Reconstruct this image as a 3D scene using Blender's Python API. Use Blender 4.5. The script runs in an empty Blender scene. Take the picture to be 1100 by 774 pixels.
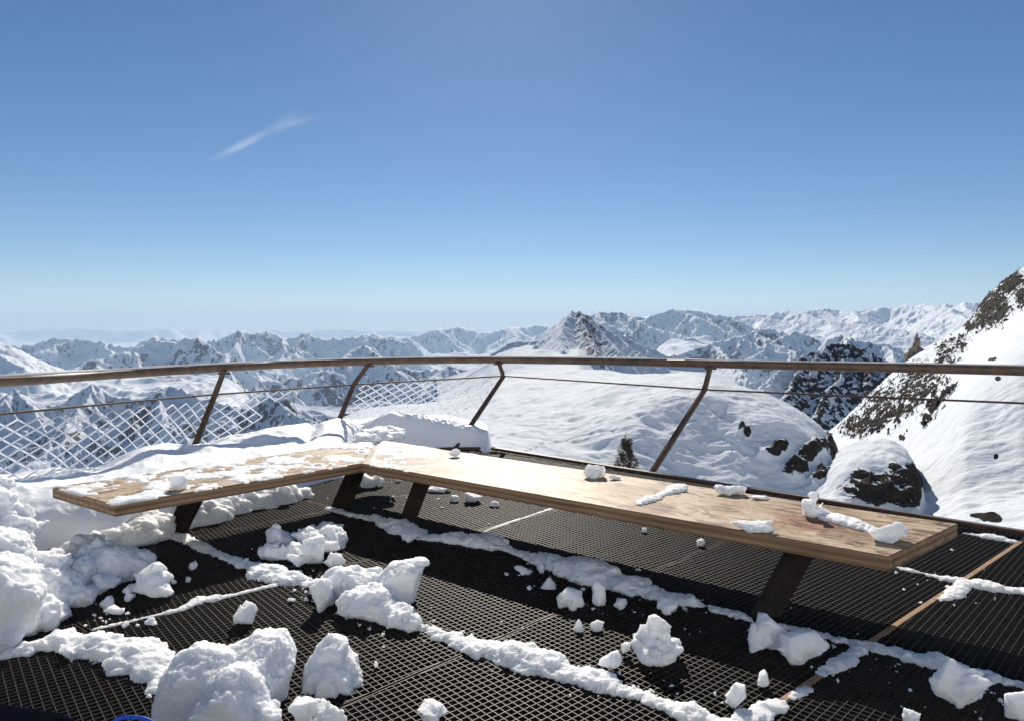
import bpy, bmesh, math, random
import numpy as np
from mathutils import Vector, Matrix

random.seed(7)
SC = bpy.context.scene
COL = SC.collection
R = math.radians

# ------------------------------------------------------------------ camera
W, HPX, F, CX, CY, YH, EYE = 1100.0, 774.0, 760.0, 550.0, 387.0, 350.0, 1.5
PITCH = math.atan((CY - YH) / F)
cd = bpy.data.cameras.new('camera')
cam = bpy.data.objects.new('camera', cd)
COL.objects.link(cam)
cam.location = (0, 0, EYE)
cam.rotation_euler = (math.pi / 2 - PITCH, 0, 0)
cd.sensor_fit = 'HORIZONTAL'
cd.sensor_width = 36
cd.lens = 36 * F / W
cd.clip_start = 0.05
cd.clip_end = 300000
SC.camera = cam
CP, SP = math.cos(PITCH), math.sin(PITCH)


def ray(px, py):
    a, b = (px - CX) / F, (CY - py) / F
    return Vector((a, CP + b * SP, -SP + b * CP))


def at(px, py, z=0.0):
    """where the sight line of a photo point meets the level z"""
    r = ray(px, py)
    t = (z - EYE) / r.z
    return Vector((r.x * t, r.y * t, z))


def atD(px, py, D):
    r = ray(px, py)
    t = D / r.y
    return Vector((r.x * t, D, EYE + r.z * t))


# ------------------------------------------------------------------ noise
def _h(ix, iy, iz, s):
    n = (ix * 374761393 + iy * 668265263 + iz * 2147483647 + s * 1274126177) & 0xFFFFFFFF
    n = ((n ^ (n >> 13)) * 1274126177) & 0xFFFFFFFF
    n = ((n ^ (n >> 16)) * 2246822519) & 0xFFFFFFFF
    return (n ^ (n >> 15)) & 0xFFFFFFFF


def noise3(p, s=0):
    """gradient noise, p (n,3) -> about -1..1"""
    i = np.floor(p).astype(np.int64)
    f = p - i
    u = f * f * f * (f * (f * 6 - 15) + 10)
    out = 0
    for dx in (0, 1):
        wx = u[:, 0] if dx else 1 - u[:, 0]
        for dy in (0, 1):
            wy = u[:, 1] if dy else 1 - u[:, 1]
            for dz in (0, 1):
                wz = u[:, 2] if dz else 1 - u[:, 2]
                h = _h(i[:, 0] + dx, i[:, 1] + dy, i[:, 2] + dz, s)
                a = (h & 1023) / 1023.0 * 2 * np.pi
                c = ((h >> 10) & 1023) / 511.5 - 1
                q = np.sqrt(np.maximum(0, 1 - c * c))
                g = (np.cos(a) * q * (f[:, 0] - dx) + np.sin(a) * q * (f[:, 1] - dy) + c * (f[:, 2] - dz))
                out = out + wx * wy * wz * g
    return out * 1.5


def fbm(p, octv=4, s=0, gain=0.5, lac=2.1):
    a, t, o = 1.0, 0.0, 0
    for k in range(octv):
        o = o + a * noise3(p, s + k * 17)
        t += a
        a *= gain
        p = p * lac
    return o / t


def ridged(p, octv=5, s=0, gain=0.5, lac=2.07):
    a, t, o, w = 1.0, 0.0, 0, 1.0
    for k in range(octv):
        n = 1 - np.abs(noise3(p, s + k * 31)) * 1.6
        n = np.clip(n, 0, 1) ** 2
        o = o + a * n * w
        w = np.clip(n * 1.5, 0, 1)
        t += a
        a *= gain
        p = p * lac
    return o / t


# ------------------------------------------------------------------ object helpers
def link(name, me, mat=None, parent=None, smooth=False):
    o = bpy.data.objects.new(name, me)
    COL.objects.link(o)
    if mat:
        me.materials.append(mat)
    if parent:
        o.parent = parent
    if smooth:
        me.polygons.foreach_set('use_smooth', [True] * len(me.polygons))
    return o


def tag(o, label=None, cat=None, group=None, kind=None):
    for k, v in (('label', label), ('category', cat), ('group', group), ('kind', kind)):
        if v:
            o[k] = v
    return o


def empty(name, loc=(0, 0, 0)):
    o = bpy.data.objects.new(name, None)
    COL.objects.link(o)
    o.location = loc
    return o


def raw_mesh(name, v, f):
    me = bpy.data.meshes.new(name)
    me.from_pydata([tuple(x) for x in v], [], [tuple(x) for x in f])
    me.update()
    return me


def grid_mesh(name, P):
    """P (rows, cols, 3) -> quad sheet"""
    n, m, _ = P.shape
    me = bpy.data.meshes.new(name)
    idx = np.arange(n * m).reshape(n, m)
    q = np.stack([idx[:-1, :-1], idx[:-1, 1:], idx[1:, 1:], idx[1:, :-1]], -1).reshape(-1, 4)
    me.vertices.add(n * m)
    me.vertices.foreach_set('co', P.astype(np.float32).ravel())
    me.loops.add(q.size)
    me.loops.foreach_set('vertex_index', q.ravel().astype(np.int32))
    me.polygons.add(len(q))
    me.polygons.foreach_set('loop_start', np.arange(0, q.size, 4, dtype=np.int32))
    me.polygons.foreach_set('loop_total', np.full(len(q), 4, dtype=np.int32))
    me.update(calc_edges=True)
    me.polygons.foreach_set('use_smooth', np.ones(len(q), dtype=bool))
    return me


def set_attr(me, name, vals):
    a = me.attributes.new(name, 'FLOAT', 'POINT')
    a.data.foreach_set('value', vals.astype(np.float32).ravel())


class MB:
    """collects shapes that become ONE mesh"""
    def __init__(self):
        self.v, self.f = [], []

    def add(self, v, f):
        o = len(self.v)
        self.v += [tuple(x) for x in v]
        self.f += [tuple(i + o for i in q) for q in f]

    def bar(self, a, b, w, h, up=Vector((0, 0, 1)), w2=None, h2=None):
        """box from a to b, w across, h along up"""
        a, b = Vector(a), Vector(b)
        d = (b - a).normalized()
        s = d.cross(up).normalized()
        u = s.cross(d).normalized()
        w2 = w if w2 is None else w2
        h2 = h if h2 is None else h2
        v = []
        for p, ww, hh in ((a, w, h), (b, w2, h2)):
            for i, j in ((-1, -1), (1, -1), (1, 1), (-1, 1)):
                v.append(p + s * (ww / 2 * i) + u * (hh / 2 * j))
        self.add(v, [(0, 1, 2, 3), (7, 6, 5, 4), (4, 5, 1, 0), (5, 6, 2, 1), (6, 7, 3, 2), (7, 4, 0, 3)])

    def prism(self, poly, z0, z1):
        n = len(poly)
        v = [(p[0], p[1], z0) for p in poly] + [(p[0], p[1], z1) for p in poly]
        f = [tuple(range(n - 1, -1, -1)), tuple(range(n, 2 * n))]
        f += [(i, (i + 1) % n, (i + 1) % n + n, i + n) for i in range(n)]
        self.add(v, f)

    def tube(self, pts, r, n=10, cap=True):
        pts = [Vector(p) for p in pts]
        rr = r if isinstance(r, (list, tuple)) else [r] * len(pts)
        base = len(self.v)
        for i, p in enumerate(pts):
            d = (pts[min(i + 1, len(pts) - 1)] - pts[max(i - 1, 0)]).normalized()
            s = d.cross(Vector((0, 0, 1)))
            s = s.normalized() if s.length > 1e-4 else Vector((1, 0, 0))
            u = s.cross(d)
            for k in range(n):
                a = 2 * math.pi * (k + .5) / n
                self.v.append(tuple(p + (s * math.cos(a) + u * math.sin(a)) * rr[i]))
        for i in range(len(pts) - 1):
            for k in range(n):
                a, b = base + i * n + k, base + i * n + (k + 1) % n
                self.f.append((a, b, b + n, a + n))
        if cap:
            self.f.append(tuple(base + k for k in range(n - 1, -1, -1)))
            e = base + (len(pts) - 1) * n
            self.f.append(tuple(e + k for k in range(n)))

    def build(self, name, mat, parent=None, smooth=False, bevel=0):
        me = raw_mesh(name, self.v, self.f)
        if bevel:
            bm = bmesh.new()
            bm.from_mesh(me)
            bmesh.ops.recalc_face_normals(bm, faces=bm.faces)
            bmesh.ops.bevel(bm, geom=list(bm.edges), offset=bevel, segments=2, affect='EDGES', profile=.6)
            bm.to_mesh(me)
            bm.free()
        return link(name, me, mat, parent, smooth)


# ------------------------------------------------------------------ materials
def new_mat(name):
    m = bpy.data.materials.new(name)
    m.use_nodes = True
    nt = m.node_tree
    return m, nt, nt.nodes['Principled BSDF']


def N(nt, typ, **kw):
    n = nt.nodes.new(typ)
    for k, v in kw.items():
        if k.startswith('_'):
            setattr(n, k[1:], v)
        else:
            n.inputs[k.replace('__', ' ')].default_value = v
    return n


def noise_n(nt, scale, detail=4, rough=.55, vec=None, dist=0.0):
    n = N(nt, 'ShaderNodeTexNoise', Scale=scale, Detail=detail, Roughness=rough, Distortion=dist)
    if vec is not None:
        nt.links.new(vec, n.inputs['Vector'])
    return n


def ramp(nt, src, stops):
    r = nt.nodes.new('ShaderNodeValToRGB')
    e = r.color_ramp.elements
    while len(e) < len(stops):
        e.new(.5)
    for k, (p, c) in enumerate(stops):
        e[k].position = p
        e[k].color = (*c, 1) if len(c) == 3 else c
    nt.links.new(src, r.inputs['Fac'])
    return r


def bump(nt, hsrc, strength, dist, normal=None):
    b = N(nt, 'ShaderNodeBump', Strength=strength, Distance=dist)
    nt.links.new(hsrc, b.inputs['Height'])
    if normal is not None:
        nt.links.new(normal, b.inputs['Normal'])
    return b


def geo_pos(nt):
    return nt.nodes.new('ShaderNodeNewGeometry').outputs['Position']


def obj_co(nt):
    return nt.nodes.new('ShaderNodeTexCoord').outputs['Object']


def mapped(nt, vec, scale=(1, 1, 1), rot=(0, 0, 0)):
    m = nt.nodes.new('ShaderNodeMapping')
    m.inputs['Scale'].default_value = scale
    m.inputs['Rotation'].default_value = rot
    nt.links.new(vec, m.inputs['Vector'])
    return m.outputs['Vector']


def mix(nt, fac, a, b, blend='MIX'):
    m = nt.nodes.new('ShaderNodeMix')
    m.data_type = 'RGBA'
    m.blend_type = blend
    if isinstance(fac, float):
        m.inputs[0].default_value = fac
    else:
        nt.links.new(fac, m.inputs[0])
    for k, c in ((6, a), (7, b)):
        if isinstance(c, tuple):
            m.inputs[k].default_value = (*c, 1)
        else:
            nt.links.new(c, m.inputs[k])
    return m.outputs[2]


def snow_mat(name, sss=.9, grain=1.0, sscale=.035):
    m, nt, b = new_mat(name)
    p = geo_pos(nt)
    n1 = noise_n(nt, 80, 6, .66, p)
    n2 = noise_n(nt, 260, 3, .6, p)
    c = ramp(nt, noise_n(nt, 9, 4, .6, p).outputs['Fac'], [(.3, (.845, .885, .955)), (.7, (.89, .92, .97))])
    nt.links.new(c.outputs['Color'], b.inputs['Base Color'])
    b.inputs['Roughness'].default_value = .55
    b.inputs['Specular IOR Level'].default_value = .25
    b.inputs['Subsurface Weight'].default_value = sss
    b.inputs['Subsurface Radius'].default_value = (1.0, 1.0, 1.0)
    b.inputs['Subsurface Scale'].default_value = sscale
    b.inputs['Subsurface Anisotropy'].default_value = .7
    b1 = bump(nt, n1.outputs['Fac'], .5 * grain, .014)
    b2 = bump(nt, n2.outputs['Fac'], .6 * grain, .005, b1.outputs['Normal'])
    nt.links.new(b2.outputs['Normal'], b.inputs['Normal'])
    return m


def terrain_mat(name, wave, rockcol=((.035, .032, .032), (.12, .105, .095)), bumpd=1.0, ledge=.5, snow=((.63, .68, .735), (.71, .745, .785))):
    """snow with rock where the mesh carries the attribute «rock»; wave = metres of the detail"""
    m, nt, b = new_mat(name)
    p = geo_pos(nt)
    at_ = nt.nodes.new('ShaderNodeAttribute')
    at_.attribute_name = 'rock'
    nz = noise_n(nt, 1 / wave, 3, .55, p)
    nf = noise_n(nt, 4.3 / wave, 5, .6, p)
    s = nt.nodes.new('ShaderNodeMath')
    s.operation = 'ADD'
    nt.links.new(at_.outputs['Fac'], s.inputs[0])
    k = nt.nodes.new('ShaderNodeMath')
    k.operation = 'MULTIPLY_ADD'
    nt.links.new(nz.outputs['Fac'], k.inputs[0])
    k.inputs[1].default_value = 1.1
    k.inputs[2].default_value = -.55
    nt.links.new(k.outputs[0], s.inputs[1])
    # snow stays on the ledges
    gn = nt.nodes.new('ShaderNodeNewGeometry')
    sx = nt.nodes.new('ShaderNodeSeparateXYZ')
    nt.links.new(gn.outputs['Normal'], sx.inputs[0])
    led = N(nt, 'ShaderNodeMapRange', From__Min=.80, From__Max=.97, To__Min=0.0, To__Max=-ledge)
    nt.links.new(sx.outputs['Z'], led.inputs['Value'])
    s2 = nt.nodes.new('ShaderNodeMath')
    s2.operation = 'ADD'
    nt.links.new(s.outputs[0], s2.inputs[0])
    nt.links.new(led.outputs[0], s2.inputs[1])
    msk = ramp(nt, s2.outputs[0], [(.46, (0, 0, 0)), (.54, (1, 1, 1))])
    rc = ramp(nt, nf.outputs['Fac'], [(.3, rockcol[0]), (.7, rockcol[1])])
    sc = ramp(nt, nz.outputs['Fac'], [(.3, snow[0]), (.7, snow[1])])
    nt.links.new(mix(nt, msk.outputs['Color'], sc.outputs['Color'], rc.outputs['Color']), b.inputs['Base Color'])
    b.inputs['Roughness'].default_value = .75
    b.inputs['Specular IOR Level'].default_value = .02
    bb = bump(nt, nf.outputs['Fac'], .35, wave * .12 * bumpd)
    nt.links.new(bb.outputs['Normal'], b.inputs['Normal'])
    return m


def rust_mat(name, c0, c1, rough=.7, metal=0.0, scale=18, spec=.5):
    m, nt, b = new_mat(name)
    p = geo_pos(nt)
    n = noise_n(nt, scale, 6, .65, p)
    r = ramp(nt, n.outputs['Fac'], [(.32, c0), (.68, c1)])
    nt.links.new(r.outputs['Color'], b.inputs['Base Color'])
    b.inputs['Roughness'].default_value = rough
    b.inputs['Metallic'].default_value = metal
    b.inputs['Specular IOR Level'].default_value = spec
    bb = bump(nt, noise_n(nt, scale * 7, 4, .6, p).outputs['Fac'], .3, .002)
    nt.links.new(bb.outputs['Normal'], b.inputs['Normal'])
    return m


def wood_mat(name, ang, edge=False):
    """pale larch board, grain along the angle ang (degrees, about z)"""
    m, nt, b = new_mat(name)
    p = geo_pos(nt)
    lg = mapped(nt, p, (1, 1, 1), (0, 0, R(-ang)))
    g1 = noise_n(nt, 1, 6, .6, mapped(nt, lg, (1.6, 26, 40)), .4)
    g2 = noise_n(nt, 1, 5, .6, mapped(nt, lg, (5, 120, 160)))
    big = noise_n(nt, 2.3, 5, .6, p)
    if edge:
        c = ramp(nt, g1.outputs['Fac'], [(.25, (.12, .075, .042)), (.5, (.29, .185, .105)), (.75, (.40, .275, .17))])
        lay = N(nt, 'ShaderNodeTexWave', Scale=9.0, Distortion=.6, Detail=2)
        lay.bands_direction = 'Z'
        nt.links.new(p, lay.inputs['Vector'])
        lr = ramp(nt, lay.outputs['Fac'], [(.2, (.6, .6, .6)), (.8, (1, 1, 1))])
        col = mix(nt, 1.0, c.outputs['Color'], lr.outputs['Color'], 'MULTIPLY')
    else:
        c = ramp(nt, g1.outputs['Fac'], [(.25, (.36, .275, .18)), (.5, (.53, .425, .30)), (.75, (.64, .54, .41))])
        f = ramp(nt, g2.outputs['Fac'], [(.35, (.80, .77, .74)), (.6, (1, 1, 1))])
        col = mix(nt, 1.0, c.outputs['Color'], f.outputs['Color'], 'MULTIPLY')
        wet = ramp(nt, big.outputs['Fac'], [(.48, (1, 1, 1)), (.56, (.80, .70, .60)), (.66, (.62, .50, .40))])
        col = mix(nt, .8, col, wet.outputs['Color'], 'MULTIPLY')
        st = noise_n(nt, 1, 6, .7, mapped(nt, lg, (4.2, 11, 11)), .8)
        sm = ramp(nt, st.outputs['Fac'], [(.53, (1, 1, 1)), (.575, (.40, .32, .26))])
        col = mix(nt, 1.0, col, sm.outputs['Color'], 'MULTIPLY')
        fk = noise_n(nt, 1, 5, .7, mapped(nt, lg, (9, 24, 24)), 1.0)
        fr_ = ramp(nt, fk.outputs['Fac'], [(.60, (1, 1, 1)), (.635, (.30, .24, .20))])
        col = mix(nt, 1.0, col, fr_.outputs['Color'], 'MULTIPLY')
        for (sx, sy, rad, tint) in ((478, 505, .17, (.62, .34, .20)), (452, 494, .30, (.50, .44, .40)), (780, 576, .26, (.48, .36, .28)), (868, 560, .20, (.62, .40, .30)), (930, 574, .22, (.6, .52, .46)), (700, 545, .16, (.6, .44, .32)),
                                    (410, 488, .30, (.55, .50, .46)), (330, 502, .22, (.8, .62, .45))):
            q = at(sx, sy, .45)
            vd = nt.nodes.new('ShaderNodeVectorMath')
            vd.operation = 'DISTANCE'
            nt.links.new(p, vd.inputs[0])
            vd.inputs[1].default_value = q
            ad = nt.nodes.new('ShaderNodeMath')
            ad.operation = 'MULTIPLY_ADD'
            nt.links.new(noise_n(nt, 9, 5, .7, p).outputs['Fac'], ad.inputs[0])
            ad.inputs[1].default_value = 2.2 * rad
            nt.links.new(vd.outputs['Value'], ad.inputs[2])
            mr = N(nt, 'ShaderNodeMapRange', From__Min=rad * 1.75, From__Max=rad * 2.25, To__Min=1.0, To__Max=0.0)
            nt.links.new(ad.outputs[0], mr.inputs['Value'])
            col = mix(nt, mr.outputs[0], col, mix(nt, 1.0, col, tint, 'MULTIPLY'))
    nt.links.new(col, b.inputs['Base Color'])
    b.inputs['Roughness'].default_value = .55
    b.inputs['Specular IOR Level'].default_value = .18
    bb = bump(nt, g1.outputs['Fac'], .35, .004)
    nt.links.new(bb.outputs['Normal'], b.inputs['Normal'])
    return m


def plain_mat(name, col, rough=.6, scale=60, var=.25):
    m, nt, b = new_mat(name)
    p = geo_pos(nt)
    n = noise_n(nt, scale, 4, .6, p)
    r = ramp(nt, n.outputs['Fac'], [(.3, tuple(c * (1 - var) for c in col)), (.7, tuple(c * (1 + var) for c in col))])
    nt.links.new(r.outputs['Color'], b.inputs['Base Color'])
    b.inputs['Roughness'].default_value = rough
    b.inputs['Specular IOR Level'].default_value = .12 if rough < .7 else 0.0
    bb = bump(nt, n.outputs['Fac'], .2, .002)
    nt.links.new(bb.outputs['Normal'], b.inputs['Normal'])
    return m


SNOW = snow_mat('snow')
SNOW_BANK = snow_mat('snow_bank', .4, .6)
RIME, _nt, _b = new_mat('rime')
_b.inputs['Base Color'].default_value = (.92, .94, .97, 1)
_b.inputs['Roughness'].default_value = .6
_tr = _nt.nodes.new('ShaderNodeBsdfTranslucent')
_tr.inputs['Color'].default_value = (.95, .96, .98, 1)
_mx = _nt.nodes.new('ShaderNodeMixShader')
_mx.inputs[0].default_value = .6
_nt.links.new(_b.outputs[0], _mx.inputs[1])
_nt.links.new(_tr.outputs[0], _mx.inputs[2])
_nt.links.new(_mx.outputs[0], _nt.nodes['Material Output'].inputs['Surface'])
GRATE = rust_mat('grating_steel', (.007, .0055, .0045), (.024, .018, .014), .55, 0, 14, .28)
BEAM = rust_mat('beam_steel', (.20, .11, .055), (.40, .25, .14), .75, 0, 20)
POST = rust_mat('post_steel', (.030, .020, .016), (.105, .055, .033), .6, .1, 16)
RAILW = rust_mat('rail_wood', (.075, .045, .03), (.17, .105, .065), .5, 0, 9)
LEG = rust_mat('leg_steel', (.012, .009, .007), (.032, .022, .017), .7, 0, 14, .2)

# ------------------------------------------------------------------ deck
edge = (at(530, 482), at(1100, 573))
Blines = {'L1': (at(185, 575), at(735, 765)), 'L2': (at(521, 587), at(1096, 736)),
          'L3': (at(969, 611), at(1096, 634.5)), 'E': edge}
Alines = {'S1': (at(1093, 583.6), at(831, 758)), 'S2': (at(699, 614.5), at(568, 671)),
          'S3': (at(560, 557), at(109, 674.5))}


def L2d(a, b):
    return (Vector((a.x, a.y)), Vector((b.x - a.x, b.y - a.y)).normalized())


def meet(l, m):
    p, d = l
    q, e = m
    c = d.x * e.y - d.y * e.x
    t = ((q.x - p.x) * e.y - (q.y - p.y) * e.x) / c
    return p + d * t


def moved(l, v):
    return (l[0] + v, l[1])


BL = {k: L2d(*v) for k, v in Blines.items()}
AL = {k: L2d(*v) for k, v in Alines.items()}
s1, s3 = AL['S1'], AL['S3']
stepA = (meet(BL['L2'], AL['S2']) - meet(BL['L2'], AL['S1']))
stepB = (meet(BL['L1'], AL['S1']) - meet(BL['L2'], AL['S1']))
colsA = [moved(s1, -stepA * 3), moved(s1, -stepA * 2), moved(s1, -stepA), s1, AL['S2'], s3,
         moved(s3, stepA), moved(s3, stepA * 2), moved(s3, stepA * 3)]
rowsB = [BL['E'], BL['L3'], BL['L2'], BL['L1'], moved(BL['L1'], stepB), moved(BL['L1'], stepB * 2),
         moved(BL['L1'], stepB * 3.2)]
OUT = [Vector(p) for p in ((6.6, 1.2), (5.15, 4.0))]
e0, e1 = L2d(*edge)
OUT += [e0 + e1 * 0.02 - e1 * 0.0 + e1 * (-0.0), ]
OUT = [Vector(p) for p in ((6.9, -1.5), (6.6, 1.6))]
OUT += [e0 + e1 * 6.9, e0, Vector((-1.95, 8.55)), Vector((-3.25, 7.1)), Vector((-4.15, 5.2)),
        Vector((-4.75, 2.9)), Vector((-4.9, -1.5))]


def clip_poly(poly, a, b, keep_left=True):
    out = []
    n = len(poly)

    def sd(p):
        return (b.x - a.x) * (p.y - a.y) - (b.y - a.y) * (p.x - a.x)
    for i in range(n):
        p, q = poly[i], poly[(i + 1) % n]
        sp, sq = sd(p), sd(q)
        if sp >= 0:
            out.append(p)
        if sp * sq < 0:
            out.append(p + (q - p) * (sp / (sp - sq)))
    return out


def area(poly):
    return sum(poly[i].x * poly[(i + 1) % len(poly)].y - poly[(i + 1) % len(poly)].x * poly[i].y for i in range(len(poly))) / 2


def clip_by(poly, hull):
    for i in range(len(hull)):
        poly = clip_poly(poly, hull[i], hull[(i + 1) % len(hull)])
        if len(poly) < 3:
            return []
    return poly


def inset(poly, d):
    n = len(poly)
    ls = []
    for i in range(n):
        a, b = poly[i], poly[(i + 1) % n]
        e = (b - a).normalized()
        ls.append((a + Vector((-e.y, e.x)) * d, e))
    out = []
    for i in range(n):
        try:
            out.append(meet(ls[i - 1], ls[i]))
        except ZeroDivisionError:
            return poly
    return out


if area(OUT) < 0:
    OUT.reverse()
deck = empty('deck')
tag(deck, kind='structure')
PIT, DEPTH, TH = 0.0335, 0.032, 0.0032


def seg_in(poly, p, d):
    t0, t1 = -1e9, 1e9
    n = len(poly)
    for i in range(n):
        a, b = poly[i], poly[(i + 1) % n]
        e = b - a
        nx, ny = -e.y, e.x
        den = d.x * nx + d.y * ny
        num = (a.x - p.x) * nx + (a.y - p.y) * ny
        if abs(den) < 1e-12:
            if num > 0:
                return None
            continue
        t = num / den
        if den > 0:
            t0 = max(t0, t)
        else:
            t1 = min(t1, t)
    return (t0, t1) if t1 - t0 > .02 else None


def grating(poly, ang):
    poly = inset(poly, .009)
    if area(poly) < .03:
        return None
    mb = MB()
    zc = -DEPTH / 2
    n = len(poly)
    for i in range(n):
        a, b = poly[i], poly[(i + 1) % n]
        if (b - a).length > .02:
            mb.bar((a.x, a.y, zc), (b.x, b.y, zc), .004, DEPTH)
    for th, dz, dep in ((ang, 0, DEPTH), (ang + 90, -.0006, DEPTH * .8)):
        d = Vector((math.sin(R(th)), math.cos(R(th))))
        nrm = Vector((d.y, -d.x))
        ks = [p.dot(nrm) for p in poly]
        k = math.ceil(min(ks) / PIT) * PIT
        while k < max(ks):
            s = seg_in(poly, nrm * k, d)
            if s:
                a, b = nrm * k + d * s[0], nrm * k + d * s[1]
                mb.bar((a.x, a.y, -dep / 2 + dz), (b.x, b.y, -dep / 2 + dz), TH, dep)
            k += PIT
    return mb.build('grating_panel', GRATE, deck)


for ci in range(len(colsA) - 1):
    for ri in range(len(rowsB) - 1):
        q = [meet(colsA[ci], rowsB[ri]), meet(colsA[ci + 1], rowsB[ri]), meet(colsA[ci + 1], rowsB[ri + 1]), meet(colsA[ci], rowsB[ri + 1])]
        if area(q) < 0:
            q.reverse()
        q = clip_by(q, OUT)
        if len(q) < 3:
            continue
        ang = 45 if ci <= 2 else (50 if ci <= 4 else 53)
        grating(q, ang)
for l in colsA + rowsB[:-1]:
    s = seg_in(OUT, l[0], l[1])
    if s and s[1] - s[0] > .3:
        a, b = l[0] + l[1] * s[0], l[0] + l[1] * s[1]
        h = .12 if l in colsA else .16
        z = -.0375 if l in colsA else -.040
        mb = MB()
        mb.bar((a.x, a.y, z - h / 2), (b.x, b.y, z - h / 2), .05, h)
        mb.build('beam', POST, deck)
        if l is s1:
            mb = MB()
            mb.bar((a.x, a.y, -.016), (b.x, b.y, -.016), .026, .038)
            tag(mb.build('joint_strip', BEAM, deck), 'rusty joint strip between the gratings')
# rim of the deck
mb = MB()
for i in range(len(OUT)):
    a, b = OUT[i], OUT[(i + 1) % len(OUT)]
    d = (b - a).normalized() * .03
    mb.bar((a.x - d.x, a.y - d.y, -.05), (b.x + d.x, b.y + d.y, -.05), .05, .15)
mb.build('edge_beam', POST, deck)

# ------------------------------------------------------------------ bench
ZB, TB = .45, .072
inner, rn, rf = at(388, 497, ZB), at(955, 597, ZB), at(1029, 562, ZB)
ln, lf = at(123.6, 541.8, ZB), at(56, 522.7, ZB)
oc = meet(L2d(rf, rf + (inner - rn)), L2d(lf, lf + (inner - ln)))
oc = Vector((oc.x, oc.y, ZB))
angM = math.degrees(math.atan2((rn - inner).y, (rn - inner).x))
angW = math.degrees(math.atan2((ln - inner).y, (ln - inner).x))
bench = empty('corner_bench', (inner.x, inner.y, 0))
tag(bench, 'long pale wooden L-shaped bench with tilted brown legs on the deck', 'bench')


def board(poly, ang, name):
    """a thick board: layered sides, coloured browner than the top for their backlit shade"""
    bm = bmesh.new()
    vs = [bm.verts.new((p.x - bench.location.x, p.y - bench.location.y, ZB - TB)) for p in poly]
    f = bm.faces.new(vs)
    r = bmesh.ops.extrude_face_region(bm, geom=[f])
    for v in r['geom']:
        if isinstance(v, bmesh.types.BMVert):
            v.co.z = ZB
    bmesh.ops.recalc_face_normals(bm, faces=bm.faces)
    bmesh.ops.bevel(bm, geom=list(bm.edges), offset=.004, segments=2, affect='EDGES')
    me = bpy.data.meshes.new(name)
    bm.to_mesh(me)
    bm.free()
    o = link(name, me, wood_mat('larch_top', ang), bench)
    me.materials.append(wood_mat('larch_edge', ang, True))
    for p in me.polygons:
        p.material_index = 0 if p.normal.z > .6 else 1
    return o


g = (oc - inner).normalized().cross(Vector((0, 0, 1))) * .0015
board([inner + g, rn, rf, oc + g], angM, 'seat')
board([oc - g, lf, ln, inner - g], angW, 'seat')


def leg(bx, by, tx, ty, dd, w0, w1):
    a = at(bx, by)
    p = atD(tx, ty, a.y + dd)
    t = (ZB - TB - .001) / p.z
    b = a + (p - a) * t
    b.z = ZB - TB - .001
    mb = MB()
    mid = bench.location
    side = Vector((1, 0, 0))
    d = (b - a)
    # flat tapered plate, broad side to the deck's inner part
    dep = Vector((-(b - a).y, (b - a).x, 0))
    dep = dep.normalized() if dep.length > .01 else Vector((0, 1, 0))
    dv = Vector((.15, 1, 0)).normalized() * .06
    v = []
    for p0, w in ((a, w0), (b, w1)):
        for sx, sd in ((-1, -1), (1, -1), (1, 1), (-1, 1)):
            v.append(p0 - mid + side * (w / 2 * sx) + dv * (sd * .5))
    mb.add(v, [(3, 2, 1, 0), (4, 5, 6, 7), (0, 1, 5, 4), (1, 2, 6, 5), (2, 3, 7, 6), (3, 0, 4, 7)])
    return mb.build('leg', LEG, bench, bevel=.006)


leg(188, 574, 203, 543, .12, .13, .17)
leg(366, 545, 381, 509, .14, .16, .14)
leg(437, 561, 452, 521, .14, .12, .13)
leg(822, 660, 853, 604, .13, .15, .16)

# ------------------------------------------------------------------ railing
railing = empty('railing', (0, 8, 0))
tag(railing, 'rusty steel railing with brown round handrail, thin cable and leaning posts', 'railing')
RO = Vector((0, 8, 0))
rail_pts = [Vector((-5.6, 1.6, 1.09)), Vector((-5.05, 3.6, 1.08)), atD(0, 409.5, 5.6), atD(120, 402, 6.7), atD(235, 395, 7.65), atD(310, 391.3, 8.4),
            atD(392, 388.6, 9.0), atD(465, 387.2, 9.4), atD(537, 386.8, 9.55), atD(640, 388.0, 8.65), atD(757, 390.6, 7.75), atD(900, 393.6, 6.95), atD(1100, 398, 6.05),
            Vector((5.9, 4.7, 1.13)), Vector((7.2, 2.6, 1.13))]


def smooth_path(pts, k=6):
    out = []
    P = [pts[0]] + pts + [pts[-1]]
    for i in range(1, len(P) - 2):
        for j in range(k):
            t = j / k
            a, b, c, d = P[i - 1], P[i], P[i + 1], P[i + 2]
            out.append(.5 * ((2 * b) + (c - a) * t + (2 * a - 5 * b + 4 * c - d) * t * t + (3 * b - a - 3 * c + d) * t ** 3))
    out.append(pts[-1])
    return out


rp = smooth_path(rail_pts)
mb = MB()
mb.tube([p - RO for p in rp], .044, 14)
mb.build('handrail', RAILW, railing, True)
cab = [Vector((-5.45, 1.5, .84)), Vector((-5.0, 3.6, .84)), atD(0, 444.5, 5.62), atD(120, 433, 6.72), atD(231, 423.3, 7.68), atD(380, 412.8, 9.0), atD(541, 403.6, 9.6),
       atD(757, 418, 7.72), atD(900, 424.5, 6.9), atD(1100, 432.7, 6.02), Vector((5.9, 4.65, .86)), Vector((7.15, 2.6, .86))]
mb = MB()
mb.tube([p - RO for p in cab], .010, 8)
mb.build('cable', POST, railing, True)


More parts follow.
